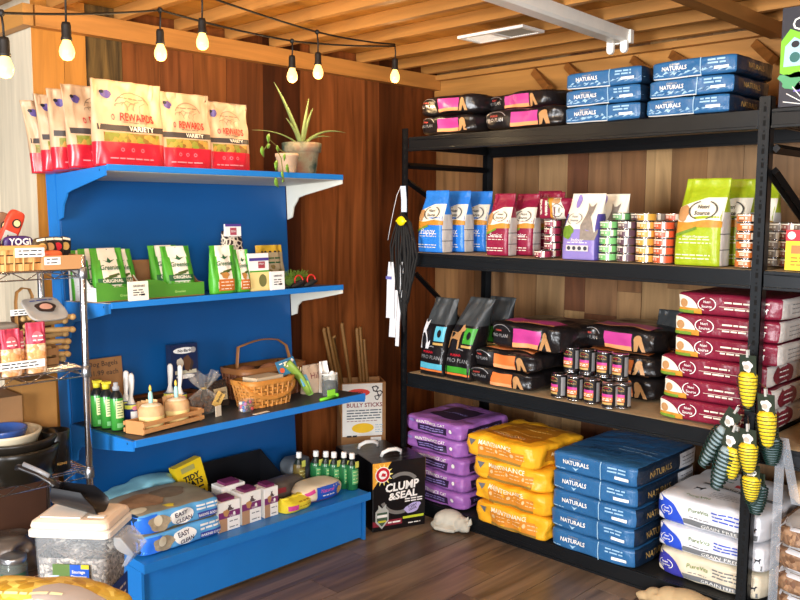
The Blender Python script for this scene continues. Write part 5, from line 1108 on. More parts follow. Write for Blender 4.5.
# green dog toys pack leaning
t = thing('toy_pack', 'green toothed chew toy on a blue card leaning on the honey basket', 'pet toy', mw=onshelf(2, -2.965, 2.40, .0) @ Matrix.Rotation(-.35, 4, 'X') @ Matrix.Rotation(-.16, 4, 'Y'))
mb = MB(); mb.box((-.06, .0, .13), (.05, .003, .20), mat('3a7aa0', .5)); F = flat(mb, (0, 0, 0), (1, 0, 0), (0, 0, 1)); F.lines(-.045, .18, .02, .185, 1, K['white'], .006, 1, 1); F.ell(-.04, .155, .014, .012, mat('e0603a'), 1); F.ell(.035, .185, .008, .008, K['white'], 1); mb.build('header_card', t)
mb = MB(); tm = mat('7f9a3c', .5, var=.2); mb.tube([(-.01, -.012, .18), (.01, -.016, .14), (.03, -.016, .09), (.04, -.014, .04), (.045, -.012, .01)], lambda s_: .036-.014*s_, tm, 14, flat=.5); mb.build('chew_toy', t)
mb = MB()
for k in range(7): mb.tube([(-.035+.012*k, -.025, .17-.008*k), (-.032+.012*k, -.034, .185-.008*k)], lambda s_: .006-.004*s_, mat('e6dcae', .5), 6)
mb.build('teeth', t, weld=False)
mb = MB(); mb.tube([(.04, -.02, .07), (.045, -.018, .03), (.05, -.015, .004)], lambda s_: .022-.004*s_, mat('9acb62', .4), 12, flat=.6); mb.build('green_foot', t)
mb = MB(); mb.box((.015, -.034, .05), (.055, -.028, .10), mat('6aa8c8', .5)); mb.build('blue_band', t)
# clear jar with black content + white/pink bag
t = thing('toy_jar', 'clear cylinder with black and white contents near the shelf end', 'jar', mw=onshelf(2, -2.93, 2.545, 0))
mb = MB(); mb.lathe([(.036, 0), (.038, .004), (.038, .10)], mat('dfe4e0', .05, trans=.85, ior=1.15), 24, caps=False); mb.lathe([(.038, .10), (.039, .104), (.036, .106)], mat('d8d8d4', .2), 24, caps=False); mb.build('jar_wall', t)
mb = MB(); mb.lathe([(.001, .003), (.034, .003), (.034, .055), (.028, .07), (.001, .075)], mat('141416', .6), 18, caps=False); mb.build('black_filling', t); mb = MB(); mb.blob((.005, -.012, .04), (.014, .022, .016), mat('9ad84a', .5), 10, 7); mb.blob((.016, .0, .085), (.018, .016, .03), K['white'], 10, 7); mb.build('figure', t, weld=False)
PUT(cardbox(.045, .004, .04, mat('8fd83c', .4)), 'price_card', onshelf(2, -2.87, 2.50, 0), 'bright lime card standing before the clear cylinder', 'label')
mb = MB(); mb.tube([(-.06, 0, .006), (0, -.004, .007), (.05, 0, .006)], .007, mat('6fc42c', .4), 8); mb.blob((.055, 0, .01), (.012, .012, .01), mat('6fc42c', .4)); PUT(mb, 'rubber_toy', onshelf(2, -2.865, 2.48, .15), 'bright green rubber stick toy lying at the shelf edge', 'pet toy')
s = Bag(.15, .07, .135, lambda *a: mat('d8c0a6', .6), n0=2.6, n1=2.2, seed=91, shoulder=.5, lump=.008, topw=.8); f = s.front; f.text('Hill', -.01, .085, .05, mat('8a4a4a'), lay=2, bold=0, shear=.2)
PUT(s.mb, 'treat_bag', onshelf(2, -3.07, 2.56, 0), 'rounded beige bag with handwritten lettering behind the clear cylinder', 'dog treats')
s = Bag(.05, .03, .15, lambda *a: K['white'], seed=92, lump=.006); PUT(s.mb, 'paper_roll', onshelf(2, -3.02, 2.585, 0), 'white crumpled paper bag standing right of the beige bag', 'bag')

# ---- base deck
def easy(seed):
    L, W, H = .385, .30, .084
    s = Sack(L, W, H, dict(all=mat('8f8672', .45, var=.35, sc=14), front=mat('5fa6d8', .35), end=K['navy'], bottom=K['navy']), 8, .010, seed, .1); f = s.front
    f.rect(-.19, -.4*H, -.10, .4*H, mat('2c6fd8', .35), 1); f.ell(-.095, -.02*H, .045, .03, mat('9a8a70', .8, var=.5, sc=70), 2, wob=.08); f.ell(-.1, .1*H, .018, .02, mat('c8bca0', .8), 3)
    f.ell(.0, .02*H, .052, .031, K['white'], 2, wob=.03); f.text('EASY', -.006, .16*H, .055, K['purd'], lay=3, rot=.1); f.text('CLEAN', .006, -.16*H, .07, K['purd'], lay=3, rot=.1)
    f.rect(.07, -.35*H, .17, -.08*H, mat('3a4aa0', .4), 2); f.text('BAKING SODA', .12, -.21*H, .095, K['white'], lay=3); f.lines(.07, .1*H, .17, .28*H, 2, K['white'], .008, 2, seed)
    s.top.ell(-.08, .0, .09, .08, mat('9a7452', .8, var=.4, sc=30), 1, wob=.06); s.top.ell(.05, .03, .07, .06, mat('77644e', .8, var=.4, sc=30), 1, wob=.06); s.top.ell(-.15, -.09, .03, .03, mat('c8bca0', .6), 1); s.top.ell(-.03, -.11, .022, .018, mat('d8c03a'), 1, wob=.1)
    return s
s = easy(401); PUT(s.mb, 'litter_sack', onbase(-2.995, 1.705, .02), 'blue cat litter sack with cat photo, lower of the two', 'cat litter', 'blue litter sacks on the base shelf')
s = easy(402); PUT(s.mb, 'litter_sack', onbase(-2.995, 1.695, .0, .2445+.0845), 'blue cat litter sack with cat photo, upper of the two', 'cat litter', 'blue litter sacks on the base shelf')
s = Sack(.42, .13, .13, dict(all=mat('7fb6c4', .4, var=.2)), 4, .02, 405, .2); f = s.front; f.rect(-.05, -.02, -.02, .04, K['navy'], 1); o = PUT(s.mb, 'litter_sack', onbase(-3.235, 1.70, .0) @ Matrix.Rotation(-.16, 4, 'Y') @ Matrix.Translation((0, 0, .035)), 'pale teal plastic sack lying behind the blue litter sacks', 'cat litter')
def dt(F, w, h, mb): F.text('TIDY', 0, h*.60, w*.6, K['ink'], lay=2, bold=.04); F.text('CATS', .005, h*.42, w*.66, K['ink'], lay=2, bold=.04); F.rect(-w*.3, h*.78, w*.2, h*.92, mat('a8a05a'), 1); F.lines(-w*.35, h*.12, w*.35, h*.25, 2, K['ink'], .008, 1, 3)
PUT(cardbox(.135, .05, .165, mat('e8c41c', .4), dt), 'litter_box', onbase(-3.20, 1.975, -.0, .2645) @ Matrix.Translation((0, 0, .03)) @ Matrix.Rotation(-.22, 4, 'Y') @ Matrix.Rotation(-.1, 4, 'X'), 'yellow TIDY CATS litter box leaning at the back', 'cat litter')
def dw(F, w, h, mb):
    F.rect(-w/2, h*.44, w/2, h*.66, mat('7a2f6a', .4), 1); F.rect(-w/2, 0, -w*.1, h*.44, mat('b08a6a', .5), 1); F.ell(-w*.15, h*.62, w*.14, h*.12, K['tan'], 2, wob=.1); cat(F, w*.05, h*.78, w*.3, h*.2, mat('5a4a4a'), 2); F.ell(w*.22, h*.55, .006, .008, K['white'], 2); F.lines(w*.0, h*.1, w*.4, h*.3, 2, K['grey'], .004, 1, 4); F.text('Litter', w*.15, h*.5, w*.3, K['white'], lay=3, bold=0)
    mb.box((-w*.3, -.03, h), (w*.3, .03, h+.012), mat('6a2450', .5))
for i, (x, y, w, h, lb) in enumerate(((-2.90, 1.93, .105, .125, 'front white and purple carton beside the blue litter sacks'), (-2.905, 2.045, .10, .135, 'second white and purple carton, standing just behind the front one'), (-2.905, 2.15, .072, .13, 'narrow white and purple carton, right of the others'), (-3.0, 2.02, .12, .15, 'rear white and purple carton rising above the front ones'))):
    PUT(cardbox(w, .075, h, K['white'], dw), 'litter_carton', onbase(x, y, (.0, .02, .0, 0)[i]), lb, 'cat litter', 'white and purple cartons on the base shelf')
s = Bag(.17, .10, .06, lambda *a: mat('ecd83a', .35), n0=3, n1=3, seed=410, shoulder=.6, lump=.012, topw=.9); f = s.front; f.rect(-.07, .01, -.02, .032, mat('d84a9a'), 1); f.lines(-.01, .02, .06, .04, 2, mat('b8901c'), .004, 1, 3)
PUT(s.mb, 'wipes_pack', onbase(-2.885, 2.285, .1), 'crumpled bright yellow pack with a pink patch', 'pet supplies')
s = Sack(.25, .15, .085, dict(all=mat('e0d0b0', .45)), 3.2, .008, 411, .25); f = s.front; f.rect(-.06, -.03, .085, .03, mat('2458c0', .35), 1); f.text('Natural', -.0, .012, .07, mat('e05a9a'), lay=2, bold=0, shear=.2); f.lines(-.03, -.015, .04, -.01, 1, K['white'], .004, 2, 2); f.ell(.065, 0, .014, .018, K['gold'], 3); f.rect(-.115, .005, -.07, .022, mat('d0408a'), 1, rot=.3); f.rect(-.1, -.036, .1, -.031, mat('d0408a'), 2)
PUT(s.mb, 'litter_sack', onbase(-2.915, 2.445, .05), 'plump cream sack with blue label and pink stripes', 'cat litter')
# green bottles on base
def mouth(x, y, amber, label):
    t = thing('shampoo_bottle', label, 'bottle', group='white capped bottles on the base shelf', mw=onbase(x, y, 0))
    c = mat('6a5a2c', .3) if amber else mat('1f6a3c', .25, spec=.7); mb = MB(); r = .029; dk = mat('18241c', .3)
    mb.lathe([(r-.003, 0), (r, .003), (r, .105), (r-.004, .12), (.013, .14), (.012, .148)], [c, c, c, dk, dk], 20); F = Face(mb, lambda u, v, off: Vector(((r+off)*math.sin(u/r), -(r+off)*math.cos(u/r), v))); F.rect(-.02, .03, .022, .10, mat('5aa86a' if not amber else '8a7a3a', .4), 1, 6, 1); F.lines(-.016, .04, .016, .09, 4, mat('e0e0a0'), .003, 2, 2); mb.build('bottle_body', t)
    mb = MB(); mb.lathe([(.0125, .148), (.0135, .15), (.013, .174), (.011, .176)], K['white'], 16); mb.build('cap', t)
    mb = MB(); mb.box((-.008, -.0325, .11), (.014, -.0315, .14), mat('c8cc5a', .5)); mb.build('neck_tag', t)
for i, (px, x, am) in enumerate(((299, -3.08, 1), (316, -3.04, 0), (326, -3.0, 0), (334, -2.965, 0), (344, -2.93, 0), (352, -2.89, 0))):
    y = at(px, 470, 0, x).y; mouth(x, y, am, ('amber bottle with white cap, leftmost and apart', 'green bottle with white cap, first of the five', 'green bottle with white cap, second of the five', 'green bottle with white cap, third of the five', 'green bottle with white cap, fourth of the five', 'green bottle with white cap, nearest the shelf end')[i])
# dark tray and cartons behind
t = thing('dark_display_tray', 'black open tray with slanting sides at the back of the base shelf', 'tray', mw=onbase(-3.20, 2.22, .0)); dk = mat('15161a', .35)
mb = MB(); W, D = .19, .10; mb.box((-W, -D, 0), (W, D, .005), dk); mb.box((-W, D-.005, .005), (W, D, .16), dk); mb.box((-W, -D, .005), (W, -D+.005, .06), dk); mb.build('tray_body', t)
for s_ in (-1, 1):
    mb = MB(); a, b = sorted((s_*W, s_*(W-.005))); pl = [(-D+.005, .005), (D-.005, .005), (D-.005, .16), (-D+.005, .06)]; vs = [(a, *p) for p in pl]+[(b, *p) for p in pl]
    mb.add(vs, [(0, 1, 2, 3), (7, 6, 5, 4)]+[(i, 4+i, 4+(i+1) % 4, (i+1) % 4) for i in range(4)], dk); mb.build('side_panel', t)
s = Sack(.26, .12, .09, dict(all=mat('5a5048', .4, var=.3)), 4, .014, 420, .2); f = s.front; f.rect(-.1, .0, -.02, .02, mat('8a2a34'), 1); PUT(s.mb, 'treat_sack', onbase(-3.04, 2.33, .1), 'dark greyish plastic sack behind the yellow pack', 'pet supplies')
s = Sack(.16, .10, .13, dict(all=mat('4c5258', .4, var=.3)), 4, .014, 421, .2); PUT(s.mb, 'treat_sack', onbase(-3.16, 2.52, .1), 'grey crinkled bag beside the amber bottle', 'pet supplies')
# ================================================================== CHROME WIRE RACK AND THINGS AT THE LEFT
WX0, WX1, WY0, WY1 = -3.335, -2.965, .62, 1.385
t = thing('wire_rack', 'chrome wire shelving rack at the left edge', 'shelving rack', ((WX0+WX1)/2, (WY0+WY1)/2, 0)); wo = Vector(t.location)
for x in (WX0, WX1):
    for y in (WY0, WY1):
        mb = MB(); mb.lathe([(.0125, .0), (.0125, 1.40), (.009, 1.405)], CHROME, 14, (x-wo.x, y-wo.y, 0)); o = mb.build('post', t)
def wireshelf(z):
    mb = MB(); a = (WX0-wo.x, WY0-wo.y); b = (WX1-wo.x, WY1-wo.y); r = .0028
    C4 = [(a[0], a[1]), (b[0], a[1]), (b[0], b[1]), (a[0], b[1])]
    for i in range(4):
        p, q = Vector((*C4[i], 0)), Vector((*C4[(i+1) % 4], 0)); L = (q-p).length; n = max(4, round(L/.05)); 
        for zz in (z, z-.028): mb.tube([p+Vector((0, 0, zz)), q+Vector((0, 0, zz))], r, CHROME, 6)
        mb.tube([p.lerp(q, k/n)+Vector((0, 0, z if k % 2 == 0 else z-.028)) for k in range(n+1)], r*.8, CHROME, 5)
    k = a[0]+.014
    while k < b[0]-.01: mb.tube([(k, a[1], z+.002), (k, b[1], z+.002)], .0018, CHROME, 4, smooth=False); k += .024
    for f_ in (.33, .66): y = a[1]+(b[1]-a[1])*f_; mb.tube([(a[0], y, z-.006), (b[0], y, z-.006)], r, CHROME, 6)
    for p in C4: mb.lathe([(.0165, z-.032), (.0175, z-.03), (.0165, z+.008), (.0135, z+.01)], mat('8c8f93', .3, .9), 14, (p[0], p[1], 0))
    return mb.build('wire_shelf', t, weld=False)
WZ = (1.350, .985, .602, .20)
for z in WZ: wireshelf(z)
def onwire(k, x, y, rot=0, dz=0): return Matrix.Translation((x, y, WZ[k]+.0045+dz)) @ Matrix.Rotation(PI/2+rot, 4, 'Z')
# top: basket of bars
basket('woven_basket', 'pale wide-strip woven basket holding snack bars, top of the wire rack', onwire(0, -3.065, 1.13, .0), .26, .19, .085, mat('cf9a58', .6, var=.2, sc=25), 1.05, None, 3)
def tag_card(W, H): 
    return cardbox(W, .003, H, K['white'], lambda F, w, h, mb: F.lines(-w*.4, h*.3, w*.4, h*.7, 2, K['ink'], .004, 1, 7))
PUT(tag_card(.10, .032), 'price_card', Matrix.Translation((-2.958, 1.195, WZ[0]+.052)) @ Matrix.Rotation(PI/2, 4, 'Z'), 'white price card on the front of the pale woven basket', 'label', 'price cards on the wire rack')
for i, (y, lb) in enumerate(((1.075, 'left'), (1.185, 'right'))):
    s = Sack(.105, .035, .058, dict(all=mat('3c2260', .35)), 4, .006, 500+i, .15); f = s.front; f.text('YOGI', 0, .008, .075, K['white'], lay=2, bold=.03); f.lines(-.03, -.016, .035, -.016, 1, K['lil'], .004, 2, i)
    PUT(s.mb, 'snack_bar', onwire(0, -3.04, y, .0, .062), 'purple wrapped snack, %s one in the pale basket' % lb, 'dog treats', 'purple snacks in the pale basket')
for i, (x, y, h, lb) in enumerate(((-3.11, 1.16, .15, 'front'), (-3.13, 1.13, .14, 'rear'))):
    s = Sack(.06, .03, h, dict(all=mat('c8402a' if i == 0 else '7a5a44', .4)), 5, .003, 505+i, .05); f = s.front; f.ell(.005, h*.18, .016, .016, mat('2a2420'), 2); f.ell(.005, h*.18, .011, .011, K['cream'], 3); f.rect(-.022, -h*.4, .02, -h*.05, mat('b0b4b0'), 2); f.text('III', 0, -h*.22, .02, K['ink'], lay=3)
    PUT(s.mb, 'treat_box', onwire(0, x, y, .0, .07) @ Matrix.Rotation(.42, 4, 'Y'), '%s tilted %s treat pack sticking out of the basket' % (lb, ('red', 'brown')[i]), 'dog treats')
mw = onwire(0, -3.04, 1.31, 0)
t = thing('open_carton', 'small open cardboard carton at the right end of the wire rack top', 'box', mw=mw); mb = MB(); W, D, H = .07, .085, .05
for a, b in (((-W, -D, 0), (W, -D+.003, H)), ((-W, D-.003, 0), (W, D, H)), ((-W, -D+.003, 0), (-W+.003, D-.003, H)), ((W-.003, -D+.003, 0), (W, D-.003, H)), ((-W+.003, -D+.003, 0), (W-.003, D-.003, .003))): mb.box(a, b, mat('b98a5a', .8))
F = flat(mb, (0, -D, 0), (1, 0, 0), (0, 0, 1)); F.rect(-.068, .018, -.01, .045, K['white'], 1, 1, 1); F.lines(-.06, .025, -.02, .038, 2, K['ink'], .004, 2, 1); mb.build('carton_body', t)
for i in range(4):
    s = Sack(.05, .025, .11, dict(all=mat(('4a3a24', '221c1a', '2a2420', '1c1a1c')[i], .35)), 4, .005, 510+i, .15); f = s.front; f.ell(0, .02, .014, .014, (K['gold'], K['tan'], K['red'], K['gold'])[i], 2); f.rect(-.014, .042, .014, .05, K['creamw'], 2)
    PUT(s.mb, 'treat_pack', mw @ Matrix.Translation((-.045+.03*i, -.03+.02*i, .004)) @ Matrix.Rotation(.1*(i-1.5), 4, 'Y'), 'dark treat pack, %s in the small open carton' % ('leftmost', 'second', 'third', 'rightmost')[i], 'dog treats', 'dark packs in the open carton')
s = Sack(.07, .03, .04, dict(all=mat('c8562c', .4)), 4, .004, 515, .1); PUT(s.mb, 'treat_pack', mw @ Matrix.Translation((-.03, -.058, .028)), 'small orange pack lying at the carton front', 'dog treats')
PUT(tag_card(.05, .10), 'price_card', onwire(0, -3.15, 1.05, 0, .09), 'green and white card cut off by the left picture edge', 'label')
# middle shelf
t = thing('wooden_tray', 'wooden crate with an upright strap handle holding treats on the wire rack', 'crate', mw=onwire(1, -3.14, 1.19, 0)); cwd = mat('8a6238', .7, var=.25, sc=20)
mb = MB(); mb.box((-.17, -.09, 0), (.13, .09, .006), cwd); mb.build('bottom_board', t)
for s_ in (-1, 1):
    for z in (.01, .045): mb = MB(); mb.box((-.17, s_*.09-.004, z), (.13, s_*.09+.004, z+.024), cwd); mb.build('slat', t)
for x in (-.17, .13): mb = MB(); mb.box((x-.005, -.085, .007), (x+.005, .085, .075), cwd); mb.build('end_board', t)
mb = MB(); mb.tube([(.02, -.0, .01), (.02, 0, .24), (.025, 0, .275), (.045, 0, .29), (.07, 0, .285), (.08, 0, .26), (.08, 0, .01)], .016, mat('8a5f2c', .6), 8, flat=.2); mb.build('handle', t, weld=False)
PUT(tag_card(.12, .022), 'price_card', onwire(1, -3.10, 1.235, 0, .195), 'pale price card fixed to the wooden handle', 'label', 'price cards on the wire rack')
popm = spots('popcorn_mix', 'e8b878', 'f0d8b8', 70, .6, c3='d08a50'); pinkh = mat('b83a52', .4)
for i, (y, x, h, lb) in enumerate(((1.125, -2.985, .165, 'left'), (1.165, -3.02, .15, 'small middle'), (1.215, -2.99, .18, 'right'), (1.05, -2.99, .16, 'cut off'))):
    s = Bag(.07 if i != 1 else .04, .045, h, lambda side, a, b: pinkh if b > .58 else popm, n0=3, n1=2.4, seed=520+i, shoulder=.5, lump=.005, topw=1.0); f = s.front; f.ell(0, h*.72, .018, .02, mat('d86a78', .4), 2); f.lines(-.018, h*.66, .018, h*.74, 2, K['white'], .004, 3, i)
    PUT(s.mb, 'popcorn_bag', onwire(1, x, y, 0), '%s red topped clear bag of pale treats at the wire rack front' % lb, 'dog treats', 'red topped treat bags on the wire rack')
PUT(tag_card(.24, .028), 'price_strip', Matrix.Translation((-2.953, 1.11, WZ[1]+.03)) @ Matrix.Rotation(PI/2, 4, 'Z'), 'long pale price strip in front of the red topped bags', 'label')
bonem = mat('b8925a', .65, var=.2, sc=30)
for i in range(8):
    mb = MB(); L = .085; y = 1.27+.02*(i % 2); z = .02+.021*i; x0 = -3.13+.02*i
    mb.tube([(-L, 0, 0), (-L*.7, 0, .002), (L*.7, .0, .002), (L, 0, 0)], .010, bonem, 10); 
    for e in (-1, 1):
        for d in (-1, 1): mb.blob((e*L, d*.009, 0), (.013, .012, .011), bonem, 10, 6)
    PUT(mb, 'chew_bone', onwire(1, -3.12+.012*(i % 3), 1.285+.004*i, .35*(-1)**i*(.5+.1*i), .012+.0235*i), 'pale brown chew bone, %s of the leaning pile' % ('lowest', 'second', 'third', 'fourth', 'fifth', 'sixth', 'seventh', 'topmost')[i], 'dog treat', 'chew bones on the wire rack')
t = thing('brown_bin', 'dark brown tapered bin behind the chew bones on the wire rack', 'basket', mw=onwire(1, -3.25, 1.31, 0)); mb = MB(); mb.lathe([(.045, 0), (.05, .003), (.075, .17), (.071, .17), (.047, .006), (.001, .006)], mat('5a3c20', .7, var=.3, sc=20), 20, caps=False); mb.build('bin_body', t)
s = Sack(.15, .012, .12, dict(all=mat('a9a49c', .4)), 6, .004, 530, .1); f = s.front; f.ell(0, .0, .04, .025, mat('3a2a24'), 2, wob=.06); f.ell(0, .0, .025, .014, mat('d8a088'), 3); f.lines(-.045, .034, .045, .036, 1, mat('3a4a8a'), .006, 2, 1)
PUT(s.mb, 'treat_bag', onwire(1, -3.04, 1.30, .15, .175) @ Matrix.Rotation(-.9, 4, 'X'), 'silver bag with round picture lying tilted on the chew bones', 'dog treats')
for i in range(3): s = Sack(.2, .1, .022, dict(all=mat('8f8678', .5)), 5, .004, 533+i, .1); PUT(s.mb, 'treat_bag', onwire(1, -3.17, 1.10+.01*i, 0, .098+.0225*i), 'grey brown flat bag, %s of three lying in the wooden crate' % ('bottom', 'middle', 'top')[i], 'dog treats', 'flat bags in the crate')
# lower shelf
PUT(cardbox(.26, .2, .28, mat('8a6540', .75), lambda F, w, h, mb: (F.rect(-w/2, 0, w/2, h*.36, mat('c2b8a4', .6), 1), F.text('7 WAYS', w*.18, h*.56, w*.45, K['ink'], lay=1))), 'cardboard_box', onwire(2, -3.22, 1.08, 0), 'brown cardboard box with a pale lower band behind the bowls', 'box')
PUT(cardbox(.13, .16, .32, mat('9a6c34', .75)), 'cardboard_box', onwire(2, -3.24, 1.29, 0), 'plain upright tan cardboard box next to the rear chrome post', 'box')
def bowl(R, h, m, x, y, dz, label, th=.012, rim=None):
    mb = MB(); mb.lathe([(R*.78, 0), (R*.85, .004), (R*.98, h*.8), (R, h*.97), (R-th*.4, h), (R-th, h*.95), (R*.8, h*.25), (.001, h*.2)], [m]*3+[rim or m]*2+[m]*2, 40, caps=False); mb.lathe([(.001, 0), (R*.78, 0)], m, 40, caps=False)
    return PUT(mb, 'pet_bowl', onwire(2, x, y, 0, dz), label, 'pet bowl', 'pet bowls on the wire rack')
bowl(.155, .12, mat('16140f', .3), -3.06, 1.15, 0, 'largest dark bowl at the bottom of the bowl pile', .02)
bowl(.15, .06, mat('1c1813', .35), -3.06, 1.15, .09, 'second dark bowl of the pile with a wide rim', .02)
bowl(.125, .05, mat('c8bda2', .4), -3.06, 1.12, .125, 'cream bowl in the pile below the blue one')
bowl(.085, .042, mat('2c4a86', .25, spec=.7), -3.04, 1.105, .15, 'small blue bowl on top of the bowl pile')
t = thing('slow_feeder', 'small black pet feeder with yellow print beside the bowls', 'pet bowl', mw=onwire(2, -3.03, 1.29, 0)); mb = MB(); mb.lathe([(.045, 0), (.05, .004), (.045, .1), (.05, .15), (.046, .152), (.04, .12), (.001, .11)], mat('121110', .35), 20, caps=False); F = Face(mb, lambda u, v, off: Vector(((.049+off)*math.sin(u/.05), -(.049+off)*math.cos(u/.05), v))); F.text('KONG', 0, .035, .035, K['gold'], lay=2); mb.build('feeder_body', t)
s = Sack(.06, .03, .10, dict(all=mat('f0d85a', .4)), 4, .005, 540, .1); f = s.front; f.rect(-.02, -.02, .02, .01, mat('d86a2c'), 1); PUT(s.mb, 'treat_pack', onwire(2, -2.985, 1.045, 0, 0), 'yellow pack at the left picture edge beside the bowl pile', 'dog treats')
PUT(cardbox(.5, .5, .58, mat('4a2a16', .8)), 'cardboard_box', Matrix.Translation((-3.64, 1.20, .001)) @ Matrix.Rotation(PI/2, 4, 'Z'), 'dark brown box on the floor behind the chrome wire rack', 'box')
# bottom shelf : plastic bags and jar
for i, (x, y, L, H) in enumerate(((-3.17, 1.12, .3, .16), (-3.18, 1.25, .22, .13))):
    s = Sack(L, .22, H, dict(all=mat('5a4f46', .25, var=.4, sc=12, spec=.8)), 3, .03, 550+i, .2); PUT(s.mb, 'plastic_bag', onwire(3, x, y, .1*i+.02), '%s crumpled dull plastic bag low on the wire rack' % ('larger', 'smaller')[i], 'bag', 'plastic bags on the lowest wire shelf')

t = thing('glass_jar', 'clear glass jar with metal lid left of the storage bin', 'jar', mw=onwire(3, -3.015, 1.115, -.5))
gl = mat('b8c4bc', .05, trans=.75, ior=1.2, var=.05)
mb = MB(); mb.lathe([(.001, 0), (.043, 0), (.047, .004), (.047, .095), (.04, .105), (.038, .112)], gl, 28, caps=False); F = Face(mb, lambda u, v, off: Vector(((.047+off)*math.sin(u/.047), -(.047+off)*math.cos(u/.047), v))); F.rect(-.045, .01, .05, .075, mat('3f6a52', .5), 1, 10, 1); F.rect(-.005, .015, .04, .06, mat('d4dcd6', .5), 2, 6, 1); F.text('Treats', .017, .04, .036, mat('3a4a44'), lay=3, bold=0, shear=.2); mb.build('jar_body', t)
mb = MB(); mb.lathe([(.040, .108), (.044, .108), (.045, .112), (.045, .126), (.042, .129), (.001, .129)], mat('b9bcc0', .3, .9), 28, caps=False); mb.build('lid', t)
mb = MB(); mb.lathe([(.001, .003), (.041, .003), (.041, .07), (.001, .078)], mat('3a2f26', .8, var=.4, sc=60), 18, caps=False); mb.build('filling', t)
# storage bin
BR = .70; bc = at(70, 560, 0, -2.45); bc.z = .001
bm_ = Matrix.Translation(bc) @ Matrix.Rotation(BR, 4, 'Z') @ Matrix.Translation((0, .085, 0))
t = thing('storage_bin', 'clear plastic pet food storage bin with pale lid, full of grey kibble', 'storage bin', mw=bm_)
W, D, H = .118, .085, .575
clr = mat('dfe6ea', .1, alpha=.12, spec=.8, var=.03); lidm = mat('e2d9cc', .4, var=.04); peb = spots('grey_kibble', '4a443c', 'd4cabc', 120, .7, c3='8f8a86')
def rrect(w, d, z, r=.02, n=5):
    P = []
    for cx_, cy_, a0 in ((w-r, -d+r, -PI/2), (w-r, d-r, 0), (-w+r, d-r, PI/2), (-w+r, -d+r, PI)):
        for k in range(n): a = a0+PI/2*k/(n-1); P.append((cx_+r*math.cos(a), cy_+r*math.sin(a), z))
    return P
def rings(mb, L, m, cap0=True, cap1=True, smooth=False):
    n = len(L[0]); vs = [p for r in L for p in r]; fs = [(j*n+i, j*n+(i+1) % n, (j+1)*n+(i+1) % n, (j+1)*n+i) for j in range(len(L)-1) for i in range(n)]
    if cap0: fs.append(tuple(range(n-1, -1, -1)))
    if cap1: fs.append(tuple((len(L)-1)*n+i for i in range(n)))
    mb.add(vs, fs, m, smooth)
mb = MB(); rings(mb, [rrect(W-.02, D-.02, 0), rrect(W-.016, D-.016, .01), rrect(W, D, H)], clr, True, False); rings(mb, [rrect(W-.003, D-.003, H), rrect(W-.019, D-.019, .012)], clr, False, True); mb.build('bin_body', t)
mb = MB(); rings(mb, [rrect(W-.024, D-.024, .014), rrect(W-.008, D-.008, H-.12), rrect(W-.007, D-.007, H-.075)], peb, True, False)
mb.grid(lambda u, v: Vector(((2*u-1)*(W-.008), (2*v-1)*(D-.008), H-.075+.012*math.sin(u*9)*math.cos(v*7)+.02*(1-u))), 14, 12, peb); mb.build('kibble', t); bpy.data.objects[-1] if 0 else None
mb = MB(); rings(mb, [rrect(W+.006, D+.006, H-.006), rrect(W+.012, D+.012, H-.003), rrect(W+.012, D+.012, H+.014), rrect(W+.004, D+.004, H+.018)], lidm); mb.build('lid_rim', t)
mb = MB(); rings(mb, [rrect(W+.004, D+.004, H+.0185), rrect(W+.008, D+.008, H+.026), rrect(W+.004, D+.004, H+.040), rrect(W-.01, D-.01, H+.048)], mat('d8c4ae', .4, var=.04)); mb.box((-W+.02, -D+.015, H+.048), (.03, D-.03, H+.053), lidm); mb.box((.045, -D+.03, H+.048), (W-.02, -D+.05, H+.051), lidm); mb.build('hinged_lid', t, bev=.003)
mb = MB(); T_ = lambda x, z: (x, z)
sp = [(W+.0065, H-.012), (W+.03, H-.014), (W+.06, H-.05), (W+.072, H-.066), (W+.045, H-.105), (W+.028, H-.108), (W+.048, H-.07), (W+.03, H-.062), (W+.014, H-.05), (W+.0065, H-.035)]
mb.prism(sp, -D+.03, D-.03, mat('ccd0d2', .15, alpha=.38)); mb.build('pour_spout', t, bev=.004)
mb = MB(); F = flat(mb, (0, -D-.002+.003, .0), (1, 0, 0), (0, 0, 1)); z0 = H-.165
def lab(u0, v0, u1, v1, m, lay): mb.box((u0, -D-.003-.0004*lay, v0), (u1, -D-.001-.0004*lay, v1), m)
lab(-.055, z0, .06, z0+.075, mat('5a7a3a', .5), 0); lab(.0, z0+.02, .06, z0+.075, mat('1f5ac8', .4), 1); lab(-.0, z0, .06, z0+.02, K['white'], 1); lab(-.07, z0, -.035, z0+.04, mat('b8cce0', .5), 1); lab(.035, z0+.062, .06, z0+.075, mat('e8d83a', .4), 2)
F = flat(mb, (0, -D-.0045, 0), (1, 0, 0), (0, 0, 1)); F.text('Storage', .028, z0+.052, .042, K['white'], lay=1); F.text('Dispenser', .029, z0+.037, .05, K['white'], lay=1); F.lines(.005, z0+.006, .055, z0+.014, 2, mat('4a6ab0'), .003, 1, 1); mb.build('label_print', t, weld=False)
mb = MB(); mb.box((W-.001, -.06, H-.33), (W+.0015, .06, H-.17), mat('20489a', .4)); F = flat(mb, (W+.002, 0, H-.25), (0, 1, 0), (0, 0, 1)); F.lines(-.04, -.05, .04, .05, 5, K['white'], .008, 1, 2); mb.build('side_label', t, weld=False)
